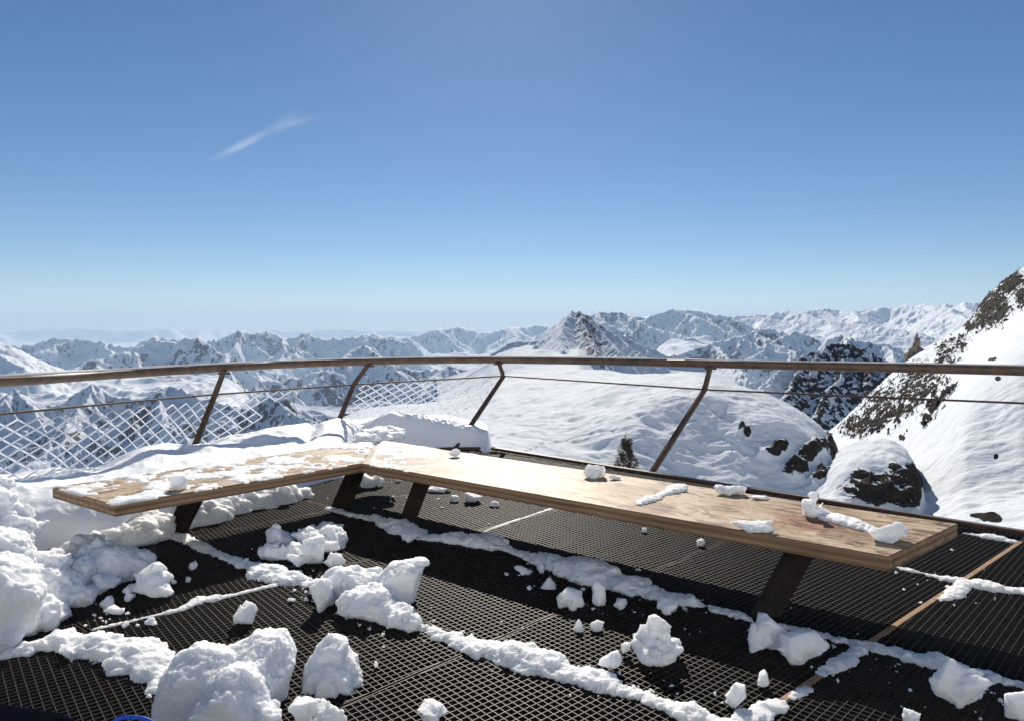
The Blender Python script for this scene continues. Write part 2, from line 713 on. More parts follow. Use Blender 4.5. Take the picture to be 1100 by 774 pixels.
def post(base, knee, top):
    mb = MB()
    pts = [base - RO, knee - RO, top - RO]
    sidev = Vector((.75, -.1, .0))
    mb.tube([pts[0], pts[0] + (pts[1] - pts[0]) * .5, pts[1]], [.036, .034, .031], 8)
    mb.tube([pts[1] - (pts[1] - pts[0]).normalized() * .03, pts[1] + (pts[2] - pts[1]) * .2, pts[2]], [.031, .030, .027], 8)
    p_ = mb.build('post', POST, railing)
    br = MB()
    d_ = Vector((.06, 0, 0))
    br.bar(pts[2] - d_ + Vector((0, 0, -.038)), pts[2] + d_ + Vector((0, 0, -.038)), .05, .02)
    q_ = br.build('bracket', POST, None, False, .003)
    q_.parent = p_
    return p_


post(atD(196, 512, 7.1), atD(231, 423.3, 7.66), atD(241, 397, 7.66))
post(atD(351, 484, 8.6), atD(380, 412.8, 9.0), atD(397, 390, 9.0))
post(atD(486, 486, 8.6), atD(541, 403.6, 9.6), atD(535, 388, 9.5))
post(atD(694, 517, 7.1), atD(757, 418, 7.72), atD(763.5, 392, 7.72))
post(Vector((5.0, 4.1, -.05)), Vector((5.9, 4.65, .86)), Vector((5.9, 4.7, 1.12)))
post(Vector((-4.4, 4.4, -.05)), Vector((-4.95, 3.75, .84)), Vector((-5.0, 3.75, 1.08)))


def net(t0, t1, b0, b1, du, dv, keep, r=.0085, label=None):
    """diamond net between a cable stretch (t0-t1) and its foot (b0-b1)"""
    mb = MB()
    Lu, Lv = (t1 - t0).length, ((b0 - t0).length + (b1 - t1).length) / 2

    def P(u, v):
        a, b = u / Lu, v / Lv
        sag = .02 * math.sin(a * 23) * b
        return (t0.lerp(t1, a)).lerp(b0.lerp(b1, a), b) + Vector((0, sag, 0))
    step = 8
    for sgn in (1, -1):
        k = -int(Lv / dv + 2)
        while k * du < Lu + Lv / dv * du:
            u0 = k * du
            pts = []
            n = int(Lv / dv * 2)
            for i in range(n + 1):
                v = i * dv / 2
                u = u0 + sgn * (v / dv) * du
                if 0 <= u <= Lu and v <= Lv and keep(u / Lu, v / Lv):
                    pts.append(P(u, v) - RO)
                elif len(pts) > 1:
                    mb.tube(pts, [r * random.uniform(.75, 1.25) for _ in pts], 5)
                    pts = []
                else:
                    pts = []
            if len(pts) > 1:
                mb.tube(pts, [r * random.uniform(.75, 1.25) for _ in pts], 5)
            k += 1
    return tag(mb.build('net', RIME, railing, True), 'wire net thick with white rime')


net(atD(-70, 452, 5.1), atD(231, 424, 7.66), atD(-90, 540, 4.8), atD(200, 503, 7.3), .175, .115, lambda u, v: v > .02, .0064)
net(atD(233, 424, 7.68), atD(380, 413.5, 9.0), atD(203, 503, 7.3), atD(352, 484, 8.7), .185, .13,
    lambda u, v: u + v * .35 < .52 + .08 * math.sin(v * 20), .0062)
net(atD(380, 413.5, 9.0), atD(541, 404.4, 9.6), atD(352, 484, 8.7), atD(487, 486, 8.7), .16, .125,
    lambda u, v: v < .52 + .05 * math.sin(u * 25) and u > .04, .0068)
# frost along the top of the handrail, its white also standing for the highlight
mb = MB()
fr = [(p + Vector((0, 0, .038)) - RO) for p in rp if p.x < 1.9]
mb.tube(fr, [.016 + .007 * random.random() for _ in fr], 8)
tag(mb.build('frost', RIME, railing, True), 'thin white frost, doubling as highlight, along the top of the handrail')
mb = MB()
fr = [(p + Vector((0, 0, .040)) - RO) for p in rp if p.x >= 1.8]
mb.tube(fr, [.010 + .005 * random.random() for _ in fr], 8)
mb.build('frost', RIME, railing, True)

# ------------------------------------------------------------------ snow lying about
def remesh(v, f, voxel):
    me = raw_mesh('tmp', v, f)
    o = bpy.data.objects.new('tmp', me)
    COL.objects.link(o)
    m = o.modifiers.new('r', 'REMESH')
    m.mode = 'VOXEL'
    m.voxel_size = voxel
    dg = bpy.context.evaluated_depsgraph_get()
    me2 = bpy.data.meshes.new_from_object(o.evaluated_get(dg))
    bpy.data.objects.remove(o)
    bpy.data.meshes.remove(me)
    return me2


_bm = bmesh.new()
bmesh.ops.create_icosphere(_bm, subdivisions=3, radius=1)
ICO_V = np.array([v.co[:] for v in _bm.verts])
ICO_F = [tuple(v.index for v in f.verts) for f in _bm.faces]
_bm.free()


def hull(pts):
    bm = bmesh.new()
    for p in pts:
        bm.verts.new(tuple(p))
    r = bmesh.ops.convex_hull(bm, input=list(bm.verts))
    bmesh.ops.delete(bm, geom=[v for v in bm.verts if not v.link_faces], context='VERTS')
    bm.verts.index_update()
    v = [x.co[:] for x in bm.verts]
    f = [tuple(q.index for q in a.verts) for a in bm.faces]
    bm.free()
    return v, f


class Snow:
    def __init__(self, seed):
        self.v, self.f = [], []
        self.r = random.Random(seed)
        self.seed = seed

    def _add(self, v, f):
        o = len(self.v)
        self.v += [tuple(x) for x in v]
        self.f += [tuple(i + o for i in q) for q in f]

    def ball(self, c, rx, ry, rz, lump=.25):
        rot = self.r.uniform(0, 6.28)
        P = ICO_V * (1 + lump * noise3(ICO_V * 1.7 + self.r.uniform(0, 50), self.seed))[:, None]
        P = P * np.array([rx, ry, rz])
        self._add(P + np.array(c), ICO_F)

    def rock(self, c, rx, ry, rz, n=14, tilt=.4):
        """an angular broken lump"""
        pts = []
        M = Matrix.Rotation(self.r.uniform(0, 6.28), 3, 'Z') @ Matrix.Rotation(self.r.uniform(-tilt, tilt), 3, 'X')
        for i in range(n):
            a = Vector((self.r.gauss(0, 1), self.r.gauss(0, 1), self.r.gauss(0, 1))).normalized()
            m = max(abs(a.x), abs(a.y), abs(a.z))
            a = a.lerp(a / m, .45) * self.r.uniform(.82, 1.05)
            a = M @ a
            pts.append(Vector((c[0] + a.x * rx, c[1] + a.y * ry, c[2] + a.z * rz)))
        self._add(*hull(pts))

    def hull(self, pts):
        self._add(*hull(pts))

    def pepper(self, n, r0, r1, up=True):
        # broken crumbs frozen to what is there already
        base = [v for v in self.v]
        for i in range(n):
            p = base[self.r.randrange(len(base))]
            if up and p[2] < 0:
                continue
            q = r0 + (r1 - r0) * self.r.random() ** 2
            c0 = np.mean(base, axis=0)
            p = [p[k] + (c0[k] - p[k]) * .10 for k in range(3)]
            self.rock(p, q * self.r.uniform(.7, 1.3), q, q * self.r.uniform(.6, 1), 9, 1.0)

    def build(self, name, voxel, amp, scale, zmin=None, mat=None, grain=.35, smooth=2):
        me = remesh(self.v, self.f, voxel)
        n = len(me.vertices)
        P = np.empty(n * 3, np.float32)
        me.vertices.foreach_get('co', P)
        P = P.reshape(-1, 3).astype(float)
        Nn = np.empty(n * 3, np.float32)
        me.vertices.foreach_get('normal', Nn)
        Nn = Nn.reshape(-1, 3)
        d = amp * fbm(P / scale, 3, self.seed)
        d += amp * grain * (fbm(P / (scale * .28), 3, self.seed + 5)) + amp * grain * .35 * fbm(P / (scale * .09), 2, self.seed + 6)
        d -= amp * .5 * np.clip(ridged(P / (scale * .6), 3, self.seed + 9) - .45, 0, 1)
        P = P + Nn * d[:, None]
        if zmin is not None:
            low = P[:, 2] < zmin
            P[low, 2] = zmin + (P[low, 2] - zmin) * .05
        c = np.array([(P[:, 0].min() + P[:, 0].max()) / 2, (P[:, 1].min() + P[:, 1].max()) / 2, P[:, 2].min()])
        me.vertices.foreach_set('co', (P - c).astype(np.float32).ravel())
        me.update()
        o = link(name, me, mat or SNOW, None, True)
        o.location = c
        return o


def chunk(px, pyb, w, h, label, style='lump', name='snow_chunk', z=0.0, seed=None, group='snow chunks lying on the deck', cat='snow chunk', deep=.85):
    seed = seed if seed is not None else int(px * 31 + pyb)
    g = at(px, pyb - min(h * .22, 5), z)
    s = g.y / F
    rx, hz = w * s / 2, h * s * .86
    ry = rx * deep
    S = Snow(seed)
    c = Vector((g.x, g.y + ry * .6, z))
    rr = S.r
    if style == 'block':
        S.rock((c.x, c.y, z + hz * .45), rx, ry, hz * .58, 11)
        S.rock((c.x + rx * rr.uniform(-.3, .3), c.y, z + hz * .3), rx * .8, ry * .8, hz * .45, 10)
    elif style == 'cone':
        S.hull([Vector((c.x + rx * math.cos(a) * rr.uniform(.8, 1.05), c.y + ry * math.sin(a) * rr.uniform(.8, 1.05), z)) for a in [i * .7 for i in range(9)]]
               + [Vector((c.x + rx * rr.uniform(-.25, .15), c.y, z + hz)), Vector((c.x + rx * .15, c.y + .1 * ry, z + hz * .93))])
        for i in range(9):
            a = rr.uniform(0, 6.28)
            q = rr.uniform(.1, .9)
            S.rock((c.x + rx * q * math.cos(a) * .8, c.y + ry * q * math.sin(a) * .8, z + hz * (1 - q) * .75), rx * .28, ry * .28, hz * .2, 9)
    elif style == 'stack':
        S.rock((c.x, c.y, z + hz * .2), rx, ry, hz * .27, 13, .1)
        S.rock((c.x - rx * .12, c.y, z + hz * .48), rx * .72, ry * .75, hz * .30, 13, .2)
        S.rock((c.x + rx * rr.uniform(-.2, .2), c.y, z + hz * .75), rx * .46, ry * .5, hz * .27, 12, .2)
        for i in range(10):
            a, q = rr.uniform(0, 6.28), rr.uniform(.3, 1)
            S.rock((c.x + rx * q * math.cos(a), c.y + ry * q * math.sin(a), z + hz * (.1 + (1 - q) * .7)), rx * .2, ry * .2, hz * .16, 9)
    elif style == 'pair':
        S.rock((c.x - rx * .5, c.y + .1 * ry, z + hz * .5), rx * .5, ry * .7, hz * .5, 12)
        S.rock((c.x + rx * .35, c.y - .1 * ry, z + hz * .35), rx * .65, ry * .8, hz * .42, 12)
    else:
        S.rock((c.x, c.y, z + hz * .4), rx * .85, ry * .85, hz * .5, 14)
        for i in range(5):
            a = rr.uniform(0, 6.28)
            S.rock((c.x + rx * .6 * math.cos(a), c.y + ry * .6 * math.sin(a), z + hz * rr.uniform(.15, .5)), rx * rr.uniform(.3, .45), ry * .4, hz * rr.uniform(.2, .4), 10)
    if w > 15:
        S.pepper(int(8 + w * .5), rx * .05, rx * .13)
    vox = max(.0042, s * 1.05)
    vox = min(vox, rx / 7, hz / 4)
    o = S.build(name, vox, min(rx, hz) * .13, min(rx, hz) * .7, z - .004)
    return tag(o, label, cat, group)


def ridge(pts, label, seed, hgt=.45, z=0.0, rag=.6, name='snow_ridge', group='snow ridges along the deck joints', step=.5):
    """pts: (px, py, half width in px): snow caught along a joint"""
    S = Snow(seed)
    rr = S.r
    Ws = [(at(p[0], p[1], z), p[2] * (1.18 if rag > .4 else 1)) for p in pts]
    vmin, s_ = 9, 0
    for (a, ra), (b, rb) in zip(Ws[:-1], Ws[1:]):
        L = (b - a).length
        t = 0
        while t < 1:
            p = a.lerp(b, t)
            r0 = (ra + (rb - ra) * t) * p.y / F
            vmin = min(vmin, p.y / F)
            k = noise3(np.array([[s_ / (r0 * 7), seed * 1.7, .3]]), seed)[0]
            r = r0 * max(.2, 1 + rag * 1.9 * k) * rr.uniform(.75, 1.15)
            j = r0 * rag * .65
            S.ball((p.x + rr.uniform(-j, j), p.y + rr.uniform(-j, j), z + r * hgt * .15), r, r, r * hgt * rr.uniform(.7, 1.25), .4)
            if rag > .4 and rr.random() < .8:
                q = r0 * rr.uniform(.25, .6)
                a_ = rr.uniform(0, 6.28)
                d = r * rr.uniform(.3, 1.35)
                S.rock((p.x + d * math.cos(a_), p.y + d * math.sin(a_), z + r * hgt * rr.uniform(.1, .7)), q, q * rr.uniform(.6, 1), q * rr.uniform(.5, .9), 11)
            t += max(.004, r0 * step / L)
            s_ += r0 * step
    r0 = sum(p[2] for p in pts) / len(pts) * Ws[0][0].y / F
    o = S.build(name, max(.0038, min(vmin * 1.2, r0 * .25)), r0 * .24, r0 * .9, z - .006, grain=.35)
    return tag(o, label, 'snow ridge', group)


# the sculpted big block in front
def silhouette(pts, D, depth, S, lean=0.0, shrink=.72):
    V = [atD(p[0], p[1], D) for p in pts]
    c = sum(V, Vector()) / len(V)
    out = list(V)
    for sg in (-1, 1):
        for p in V:
            q = c + (p - c) * shrink
            k = q + Vector((0, sg * depth / 2, 0))
            if sg < 0:
                k.z -= .02
            out.append(k)
    S.hull(out)


S = Snow(101)
D0 = at(240, 782).y
silhouette([(168, 752), (172, 728), (190, 700), (214, 694), (250, 700), (262, 740), (235, 800), (185, 800)], D0 + .12, .26, S)
silhouette([(232, 700), (262, 690), (276, 680), (300, 682), (303, 696), (317, 712), (304, 732), (300, 775), (236, 778)], D0 + .22, .30, S)
silhouette([(196, 775), (215, 742), (240, 716), (262, 714), (282, 735), (292, 760), (285, 810), (205, 810)], D0 - .02, .26, S)
silhouette([(268, 800), (270, 768), (284, 758), (300, 770), (302, 805)], D0 - .1, .14, S)
for p in S.v[:0]:
    pass
silhouette([(258, 700), (264, 686), (272, 679), (280, 688), (284, 702)], D0 + .26, .12, S)
silhouette([(284, 704), (290, 684), (297, 678), (303, 690), (306, 706)], D0 + .24, .12, S)
silhouette([(186, 716), (200, 698), (212, 690), (224, 700), (226, 720)], D0 + .16, .14, S)
S.pepper(110, .010, .030)
o = S.build('snow_block', .005, .016, .075, -.004, None, .55)
tag(o, 'biggest snow block, a broad sculpted lump near the bottom edge of the photo', 'snow block', 'snow chunks lying on the deck')
S = Snow(117)
D1 = at(355, 742).y
silhouette([(325, 747), (327, 716), (337, 701), (372, 700), (382, 715), (391, 737), (370, 745)], D1 + .08, .2, S, shrink=.82)
silhouette([(334, 712), (339, 694), (350, 683), (362, 685), (373, 690), (368, 698), (374, 712)], D1 + .10, .14, S)
silhouette([(345, 690), (351, 681), (357, 683), (360, 692)], D1 + .10, .06, S)
silhouette([(338, 748), (341, 722), (352, 712), (364, 722), (368, 746)], D1 + .0, .1, S)
S.pepper(40, .008, .020)
o = S.build('snow_block', .0045, .012, .055, -.004, None, .55)
tag(o, 'upright snow block with a pointed top and sheer front, right of the biggest block', 'snow block', 'snow chunks lying on the deck')

chunk(338, 797, 66, 50, 'snow lump cut off by the bottom edge below the pointed block', 'pair')
chunk(463, 784, 40, 28, 'small rounded snow lump at the bottom edge alone on bare grating', 'block')
chunk(264, 677, 34, 33, 'small lumpy snow clump on the grating above the biggest block', 'lump')
chunk(157, 649, 64, 42, 'cone shaped snow heap standing above the thin white joint line', 'stack')
chunk(705, 718, 70, 58, 'pyramid shaped snow lump at the rim of the bench shadow', 'stack', deep=.7)
chunk(657, 731, 31, 28, 'squarish snow block beside the lit snow ridge below the pyramid lump', 'block')
chunk(622, 682, 16, 16, 'little pointed snow bit, left one of a pair in the sun', 'cone')
chunk(642, 681, 17, 13, 'little rounded snow bit, right one of a pair in the sun', 'block')
chunk(614, 659, 36, 28, 'blue shaded snow lump, broad and knobbly, in the bench shadow', 'lump')
chunk(643, 656, 22, 34, 'tall narrow blue snow piece leaning on the shaded ridge', 'block')
chunk(667, 658, 20, 14, 'small angular blue snow piece right of the tall narrow one', 'block')
chunk(590, 636, 20, 16, 'small pointed shaded snow bit above the knobbly blue lump', 'cone')
chunk(563, 621, 21, 13, 'flat oval shaded snow bit under the bench shadow', 'block')
chunk(580, 619, 12, 13, 'tiny shaded snow bit right beside the flat oval bit', 'block')
chunk(569, 635, 7, 6, 'crumb of snow alone on black shaded grating', 'block')
chunk(720, 666, 38, 24, 'shaded ragged snow lump against the ridge above the pyramid lump', 'lump')
chunk(828, 706, 48, 46, 'rounded upright blue snow lump at the foot of the right bench leg', 'block')
chunk(868, 720, 62, 40, 'long tilted blue snow slab right of the rounded upright lump', 'block', deep=.6)
chunk(794, 768, 34, 31, 'lit snow lump near the bottom edge beside the rusty joint', 'block')
chunk(821, 744, 18, 22, 'small lit snow piece just above the rusty joint strip', 'block')
chunk(1042, 767, 68, 56, 'large blue shaded snow slab at the lower right with a fringed lower rim', 'block', deep=.6)
chunk(1009, 752, 12, 15, 'tiny shaded snow piece left of the large blue slab', 'block')
chunk(984, 784, 24, 22, 'lit snow lump on the bottom edge below the large blue slab', 'block')
chunk(1098, 782, 30, 42, 'snow lump cut by the right edge at the bottom corner', 'block')
chunk(404, 719, 5, 9, 'thin upright splinter of snow on bare grating', 'block')
chunk(168, 704, 14, 6, 'flat sliver of snow below the thin white joint line', 'block')
chunk(160, 674, 16, 9, 'slanted sliver of snow just under the thin white joint line', 'block')
chunk(133, 676, 9, 7, 'snow crumb near the left end of the thin joint line', 'block')
chunk(206, 615, 14, 12, 'shaded snow bit between the cone heap and the wing shadow', 'block')
chunk(201, 627, 9, 7, 'small shaded snow crumb right of the cone heap', 'block')
chunk(112, 656, 20, 14, 'egg shaped snow piece left of the cone heap', 'block')
chunk(120, 663, 26, 10, 'flat snow piece at the foot of the egg shaped piece', 'block')
# heap in the shade of the wing and the lit heap in front of it
S = Snow(131)
for (x, y, w, h, k) in ((300, 592, 40, 34, 1), (330, 592, 46, 30, 1), (352, 590, 38, 28, 0), (290, 602, 30, 20, 0), (320, 604, 50, 22, 1), (350, 580, 40, 22, 1)):
    g = at(x, y)
    s = g.y / F
    (S.rock if k else S.ball)((g.x, g.y + .05, h * s * .35), w * s / 2, w * s / 2.2, h * s * .5)
S.pepper(140, .012, .05)
tag(S.build('snow_heap', .0075, .022, .09, -.004, None, .5), 'blue snow heap in the shadow of the left bench wing', 'snow heap', 'snow heaps on the deck')
S = Snow(137)
for (x, y, w, h) in ((335, 604, 34, 36), (360, 608, 26, 20), (318, 607, 20, 14), (350, 600, 30, 26)):
    g = at(x, y)
    s = g.y / F
    S.rock((g.x, g.y, h * s * .4), w * s / 2, w * s / 2.2, h * s * .5)
S.pepper(60, .01, .035)
tag(S.build('snow_heap', .007, .015, .07, -.004, None, .5), 'small sunlit snow heap in front of the blue shaded heap', 'snow heap', 'snow heaps on the deck')
S = Snow(139)
for (x, y, w, h, k) in ((352, 655, 40, 46, 1), (378, 645, 60, 42, 1), (395, 660, 66, 36, 0), (372, 632, 60, 26, 0), (412, 662, 40, 30, 1), (425, 668, 46, 22, 0), (398, 632, 44, 26, 1), (345, 640, 30, 20, 0), (440, 676, 30, 18, 0)):
    g = at(x, y)
    s = g.y / F
    (S.rock if k else S.ball)((g.x, g.y + .03, h * s * .3), w * s / 2, w * s / 2.2, h * s * .5)
Dx = at(432, 645).y
silhouette([(402, 642), (404, 620), (420, 604), (438, 606), (459, 599), (452, 622), (446, 645), (418, 650)], Dx + .02, .2, S, shrink=.8)
S.pepper(220, .01, .045)
tag(S.build('snow_heap', .0068, .019, .08, -.004, None, .5), 'largest sunlit snow heap with a tilted slab, on the joint between the gratings', 'snow heap', 'snow heaps on the deck')

ridge([(196, 566, 8), (215, 560, 11), (240, 553, 12), (262, 546, 10), (285, 540, 13), (305, 536, 12), (325, 532, 9)], 'loose crumbly snow under the left bench wing at the bank foot', 199, hgt=.8, name='snow_heap', group='snow heaps on the deck')
ridge([(60, 600, 14), (95, 592, 16), (130, 585, 15), (160, 576, 14), (182, 570, 10)], 'loose snow at the foot of the bank under the end of the bench wing', 198, hgt=.9, name='snow_heap', group='snow heaps on the deck')
# ridges along the joints
ridge([(262, 606, 8), (285, 616, 11), (310, 622, 13), (345, 628, 14), (385, 640, 14)], 'lit snow ridge left of the largest sunlit heap', 201)
ridge([(425, 668, 12), (455, 676, 11), (480, 684, 12), (500, 693, 14), (530, 700, 10), (558, 707, 14), (590, 718, 14), (620, 726, 9), (640, 731, 11),
       (668, 742, 8), (700, 752, 11), (735, 764, 11), (770, 776, 9), (800, 786, 8)], 'longest sunlit snow ridge running from the heap to the bottom edge', 202)
ridge([(-20, 704, 14), (20, 698, 14), (55, 692, 15), (90, 692, 16), (110, 698, 16), (135, 703, 17), (160, 716, 17), (180, 727, 15), (172, 740, 8)], 'lumpy snow ridge between the left snow bank and the biggest block', 203)
ridge([(398, 556, 7), (425, 566, 9), (455, 578, 7), (490, 579, 12), (520, 583, 10), (545, 590, 6), (570, 598, 7), (600, 607, 12), (635, 617, 16), (665, 627, 15), (700, 638, 13),
       (735, 645, 7), (770, 655, 6), (808, 665, 7)], 'long blue shaded snow ridge under the front of the bench', 204)
ridge([(840, 673, 5), (875, 680, 6), (910, 690, 8), (945, 697, 9), (980, 707, 11), (1010, 712, 10), (1045, 722, 6), (1075, 730, 5), (1110, 740, 5)],
      'blue shaded snow ridge at the lower right behind the large slab', 205)
ridge([(925, 696, 6), (905, 712, 6), (882, 724, 6)], 'short shaded snow strip slanting down from the lower right ridge', 206)
ridge([(868, 741, 7), (850, 749, 5)], 'small lit snow bit on the rusty joint strip at the bottom', 207)
ridge([(835, 758, 6), (818, 766, 6), (795, 777, 6)], 'lit snow bit at the lower end of the rusty joint strip', 208)
ridge([(955, 607, 5), (980, 613, 5), (1010, 620, 5), (1045, 627, 6), (1075, 633, 5), (1110, 637, 6)], 'white snow strip below the right end of the bench', 209)
ridge([(1036, 628, 5), (1026, 637, 6), (1012, 645, 6)], 'short white snow plug on the rusty joint right of the bench', 210)
ridge([(1034, 572, 3), (1060, 576, 4.5), (1090, 582, 4)], 'narrow white snow strip along the deck edge right of the bench', 211)
ridge([(100, 676, 3), (135, 668, 2.5), (170, 660, 2.5), (195, 654, 4), (215, 645, 8), (232, 643, 7), (250, 639, 3), (275, 633, 3), (300, 627, 3)],
      'thin white snow line across the left grating with a bump in the middle', 212, rag=.35)
ridge([(519, 571, 2), (545, 562, 2.4), (575, 552, 2.4), (594, 546, 4)], 'thin white snow line on the grating under the bench', 213, rag=.3)
ridge([(183, 573, 6), (205, 582, 7), (230, 594, 6), (255, 603, 7), (272, 610, 8)], 'smooth snow strip running from the left bench leg', 214, rag=.25)
ridge([(352, 546, 5), (375, 552, 5), (400, 558, 5)], 'pale snow strip between the two middle bench legs', 215, rag=.3)
for x, y, w, h, l in ((392, 529, 24, 24, 'lit snow lump behind the middle bench legs'), (404, 526, 18, 16, 'lit snow lump right behind the slim middle leg'),
                      (470, 531, 30, 10, 'flat shaded snow patch on the deck far under the bench'),
                      (487, 541, 14, 8, 'lit snow bit under the bench, left of two'), (507, 543, 24, 13, 'lit snow bit under the bench, right of two'),
                      (531, 546, 12, 8, 'tiny lit snow bit under the bench above the thin line'), (692, 573, 9, 6, 'tiny white crumb under the bench edge'),
                      (753, 589, 10, 10, 'tiny triangular white crumb under the bench edge'), (441, 586, 24, 14, 'shaded snow piece in front of the slim bench leg'),
                      (428, 519, 8, 8, 'snow crumb behind the slim bench leg')):
    chunk(x, y, w, h, l, 'block')

# snow on the bench
BG, BC = 'snow lumps on the bench', 'snow lump'
for x, y, w, h, st, l in ((641, 518, 30, 20, 'lump', 'snow lump at the back edge of the bench above the thin stem'), (661, 517, 14, 9, 'block', 'small snow bit right of the back edge lump'),
                          (876, 561, 34, 32, 'stack', 'tall pointed snow lump near the right end of the bench'), (960, 588, 50, 25, 'block', 'big rounded snow lump at the right end of the bench'),
                          (812, 576, 56, 17, 'lump', 'low snow lump on the front edge of the bench'), (785, 536, 40, 16, 'lump', 'low snow lump on the back edge of the bench'),
                          (818, 538, 24, 8, 'block', 'flat snow bit on the back edge of the bench'),
                          (191, 530, 24, 18, 'block', 'round snow ball on the left bench wing'), (489, 493, 16, 11, 'block', 'small snow bit by the dark stain on the bench')):
    chunk(x, y, w, h, l, st, z=ZB, group=BG, cat=BC, name='snow_lump', deep=.6)
ridge([(686, 541, 4), (705, 534, 5), (722, 527, 6), (734, 522, 5)], 'knobbly string of snow lying across the bench', 221, z=ZB + .002, group=BG, name='snow_lump', rag=.55)
ridge([(893, 556, 6), (912, 562, 7), (930, 568, 9), (945, 572, 8)], 'trail of snow joining the two right lumps on the bench', 222, z=ZB + .002, group=BG, name='snow_lump')
ridge([(383, 476, 9), (400, 471, 12), (415, 466, 11), (425, 470, 8)], 'heaped snow at the inner corner of the bench', 223, z=ZB + .002, group=BG, name='snow_lump')


def sheet(poly, z0, seed, thick, cover, dens, name, label, cat, group, mat=None, kind=None, sc=.14):
    """thin uneven snow lying on a flat top, with bare gaps"""
    xs, ys = [p.x for p in poly], [p.y for p in poly]
    nx, ny = int((max(xs) - min(xs)) / dens), int((max(ys) - min(ys)) / dens)
    X, Y = np.meshgrid(np.linspace(min(xs), max(xs), nx), np.linspace(min(ys), max(ys), ny))
    P = np.stack([X, Y, X * 0], -1).reshape(-1, 3)
    h = fbm(P / sc, 5, seed) + .35 * fbm(P / (sc * .25), 3, seed + 3) + cover(P[:, 0], P[:, 1])
    inside = np.full(len(P), 1e9)
    n = len(poly)
    for i in range(n):
        a, b = poly[i], poly[(i + 1) % n]
        e = (b - a).normalized()
        inside = np.minimum(inside, (P[:, 1] - a.y) * e.x - (P[:, 0] - a.x) * e.y)
    h = np.minimum(h, inside / .03)
    hz = np.clip(h, 0, 1)
    P[:, 2] = z0 + np.where(h > 0, .0015 + thick * hz ** .7, -.004)
    P[:, 2] += np.where(h > 0, thick * .25 * fbm(P / .03, 2, seed + 8) * hz, 0)
    me = grid_mesh(name, P.reshape(ny, nx, 3))
    bm = bmesh.new()
    bm.from_mesh(me)
    bmesh.ops.delete(bm, geom=[f for f in bm.faces if all(h[v.index] <= 0 for v in f.verts)], context='FACES')
    bmesh.ops.delete(bm, geom=[v for v in bm.verts if not v.link_faces], context='VERTS')
    bm.to_mesh(me)
    bm.free()
    me.polygons.foreach_set('use_smooth', [True] * len(me.polygons))
    return tag(link(name, me, mat or SNOW), label, cat, group, kind)


wing = [Vector((p.x, p.y)) for p in (inner, oc, lf, ln)]
if area(wing) < 0:
    wing.reverse()
fl, fr_ = Vector((ln.x, ln.y)), Vector((lf.x, lf.y))
ctr = Vector((inner.x, inner.y))
lw, ld = (oc - inner), (ln - inner)


def wingcover(X, Y):
    u = ((X - inner.x) * ld.x + (Y - inner.y) * ld.y) / (ld.x ** 2 + ld.y ** 2)
    v = ((X - inner.x) * lw.x + (Y - inner.y) * lw.y) / (lw.x ** 2 + lw.y ** 2)
    base = -.02 + .85 * np.clip((v - .58) / .2, 0, 1) + .40 * np.exp(-((u - .88) / .16) ** 2) * (v > .2) + .42 * np.exp(-((u - .45) / .22) ** 2 - ((v - .08) / .14) ** 2)
    return base - .25 * np.exp(-((v - .4) / .14) ** 2) * (u < .85)


sheet(wing, ZB, 5, .028, wingcover, .0105, 'snow_dusting', 'patchy crumbled snow lying on the left bench wing', 'snow', None, kind='stuff', sc=.24)
m_poly = [Vector((p.x, p.y)) for p in (inner + (rn - inner) * .02, inner + (rn - inner) * .34, oc + (rf - oc) * .34, oc + (rf - oc) * .01)]
if area(m_poly) < 0:
    m_poly.reverse()
mv = (rn - inner)


def maincover(X, Y):
    u = ((X - inner.x) * mv.x + (Y - inner.y) * mv.y) / (mv.x ** 2 + mv.y ** 2)
    v = ((X - inner.x) * lw.x + (Y - inner.y) * lw.y) / (lw.x ** 2 + lw.y ** 2)
    return .04 - u * 1.7 + .25 * np.clip((v - .6) / .3, 0, 1) * (u < .12)


sheet(m_poly, ZB, 9, .012, maincover, .012, 'snow_dusting', 'thin scraped snow on the main bench beside the inner corner', 'snow', None, kind='stuff')

# crumbs nobody could count
rr = random.Random(5)
mb = MB()
crumb_zones = [((270, 600), (420, 670), 70), ((60, 600), (190, 740), 60), ((430, 660), (800, 780), 60), ((540, 600), (760, 670), 40), ((960, 610), (1090, 640), 20),
               ((800, 660), (1090, 760), 40), ((330, 510), (540, 560), 30)]
for a, b, n in crumb_zones:
    for i in range(int(n * 1.5)):
        t = rr.random()
        x = a[0] + (b[0] - a[0]) * t
        y = a[1] + (b[1] - a[1]) * t + rr.gauss(0, 14)
        if not (515 < y < 790):
            continue
        g = at(x, y)
        r = abs(rr.gauss(.0035, .004)) + .0022
        q = [Vector((rr.gauss(0, 1), rr.gauss(0, 1), rr.gauss(0, 1))).normalized() for _ in range(10)]
        ex = rr.uniform(.7, 1.5)
        h_, f_ = hull([Vector((g.x + r * ex * u.x, g.y + r * u.y, r * .5 + r * .8 * u.z)) for u in q])
        mb.add(h_, f_)
tag(mb.build('snow_crumbs', SNOW), 'loose crumbs of snow scattered over the dark grating', 'snow', None, 'stuff')


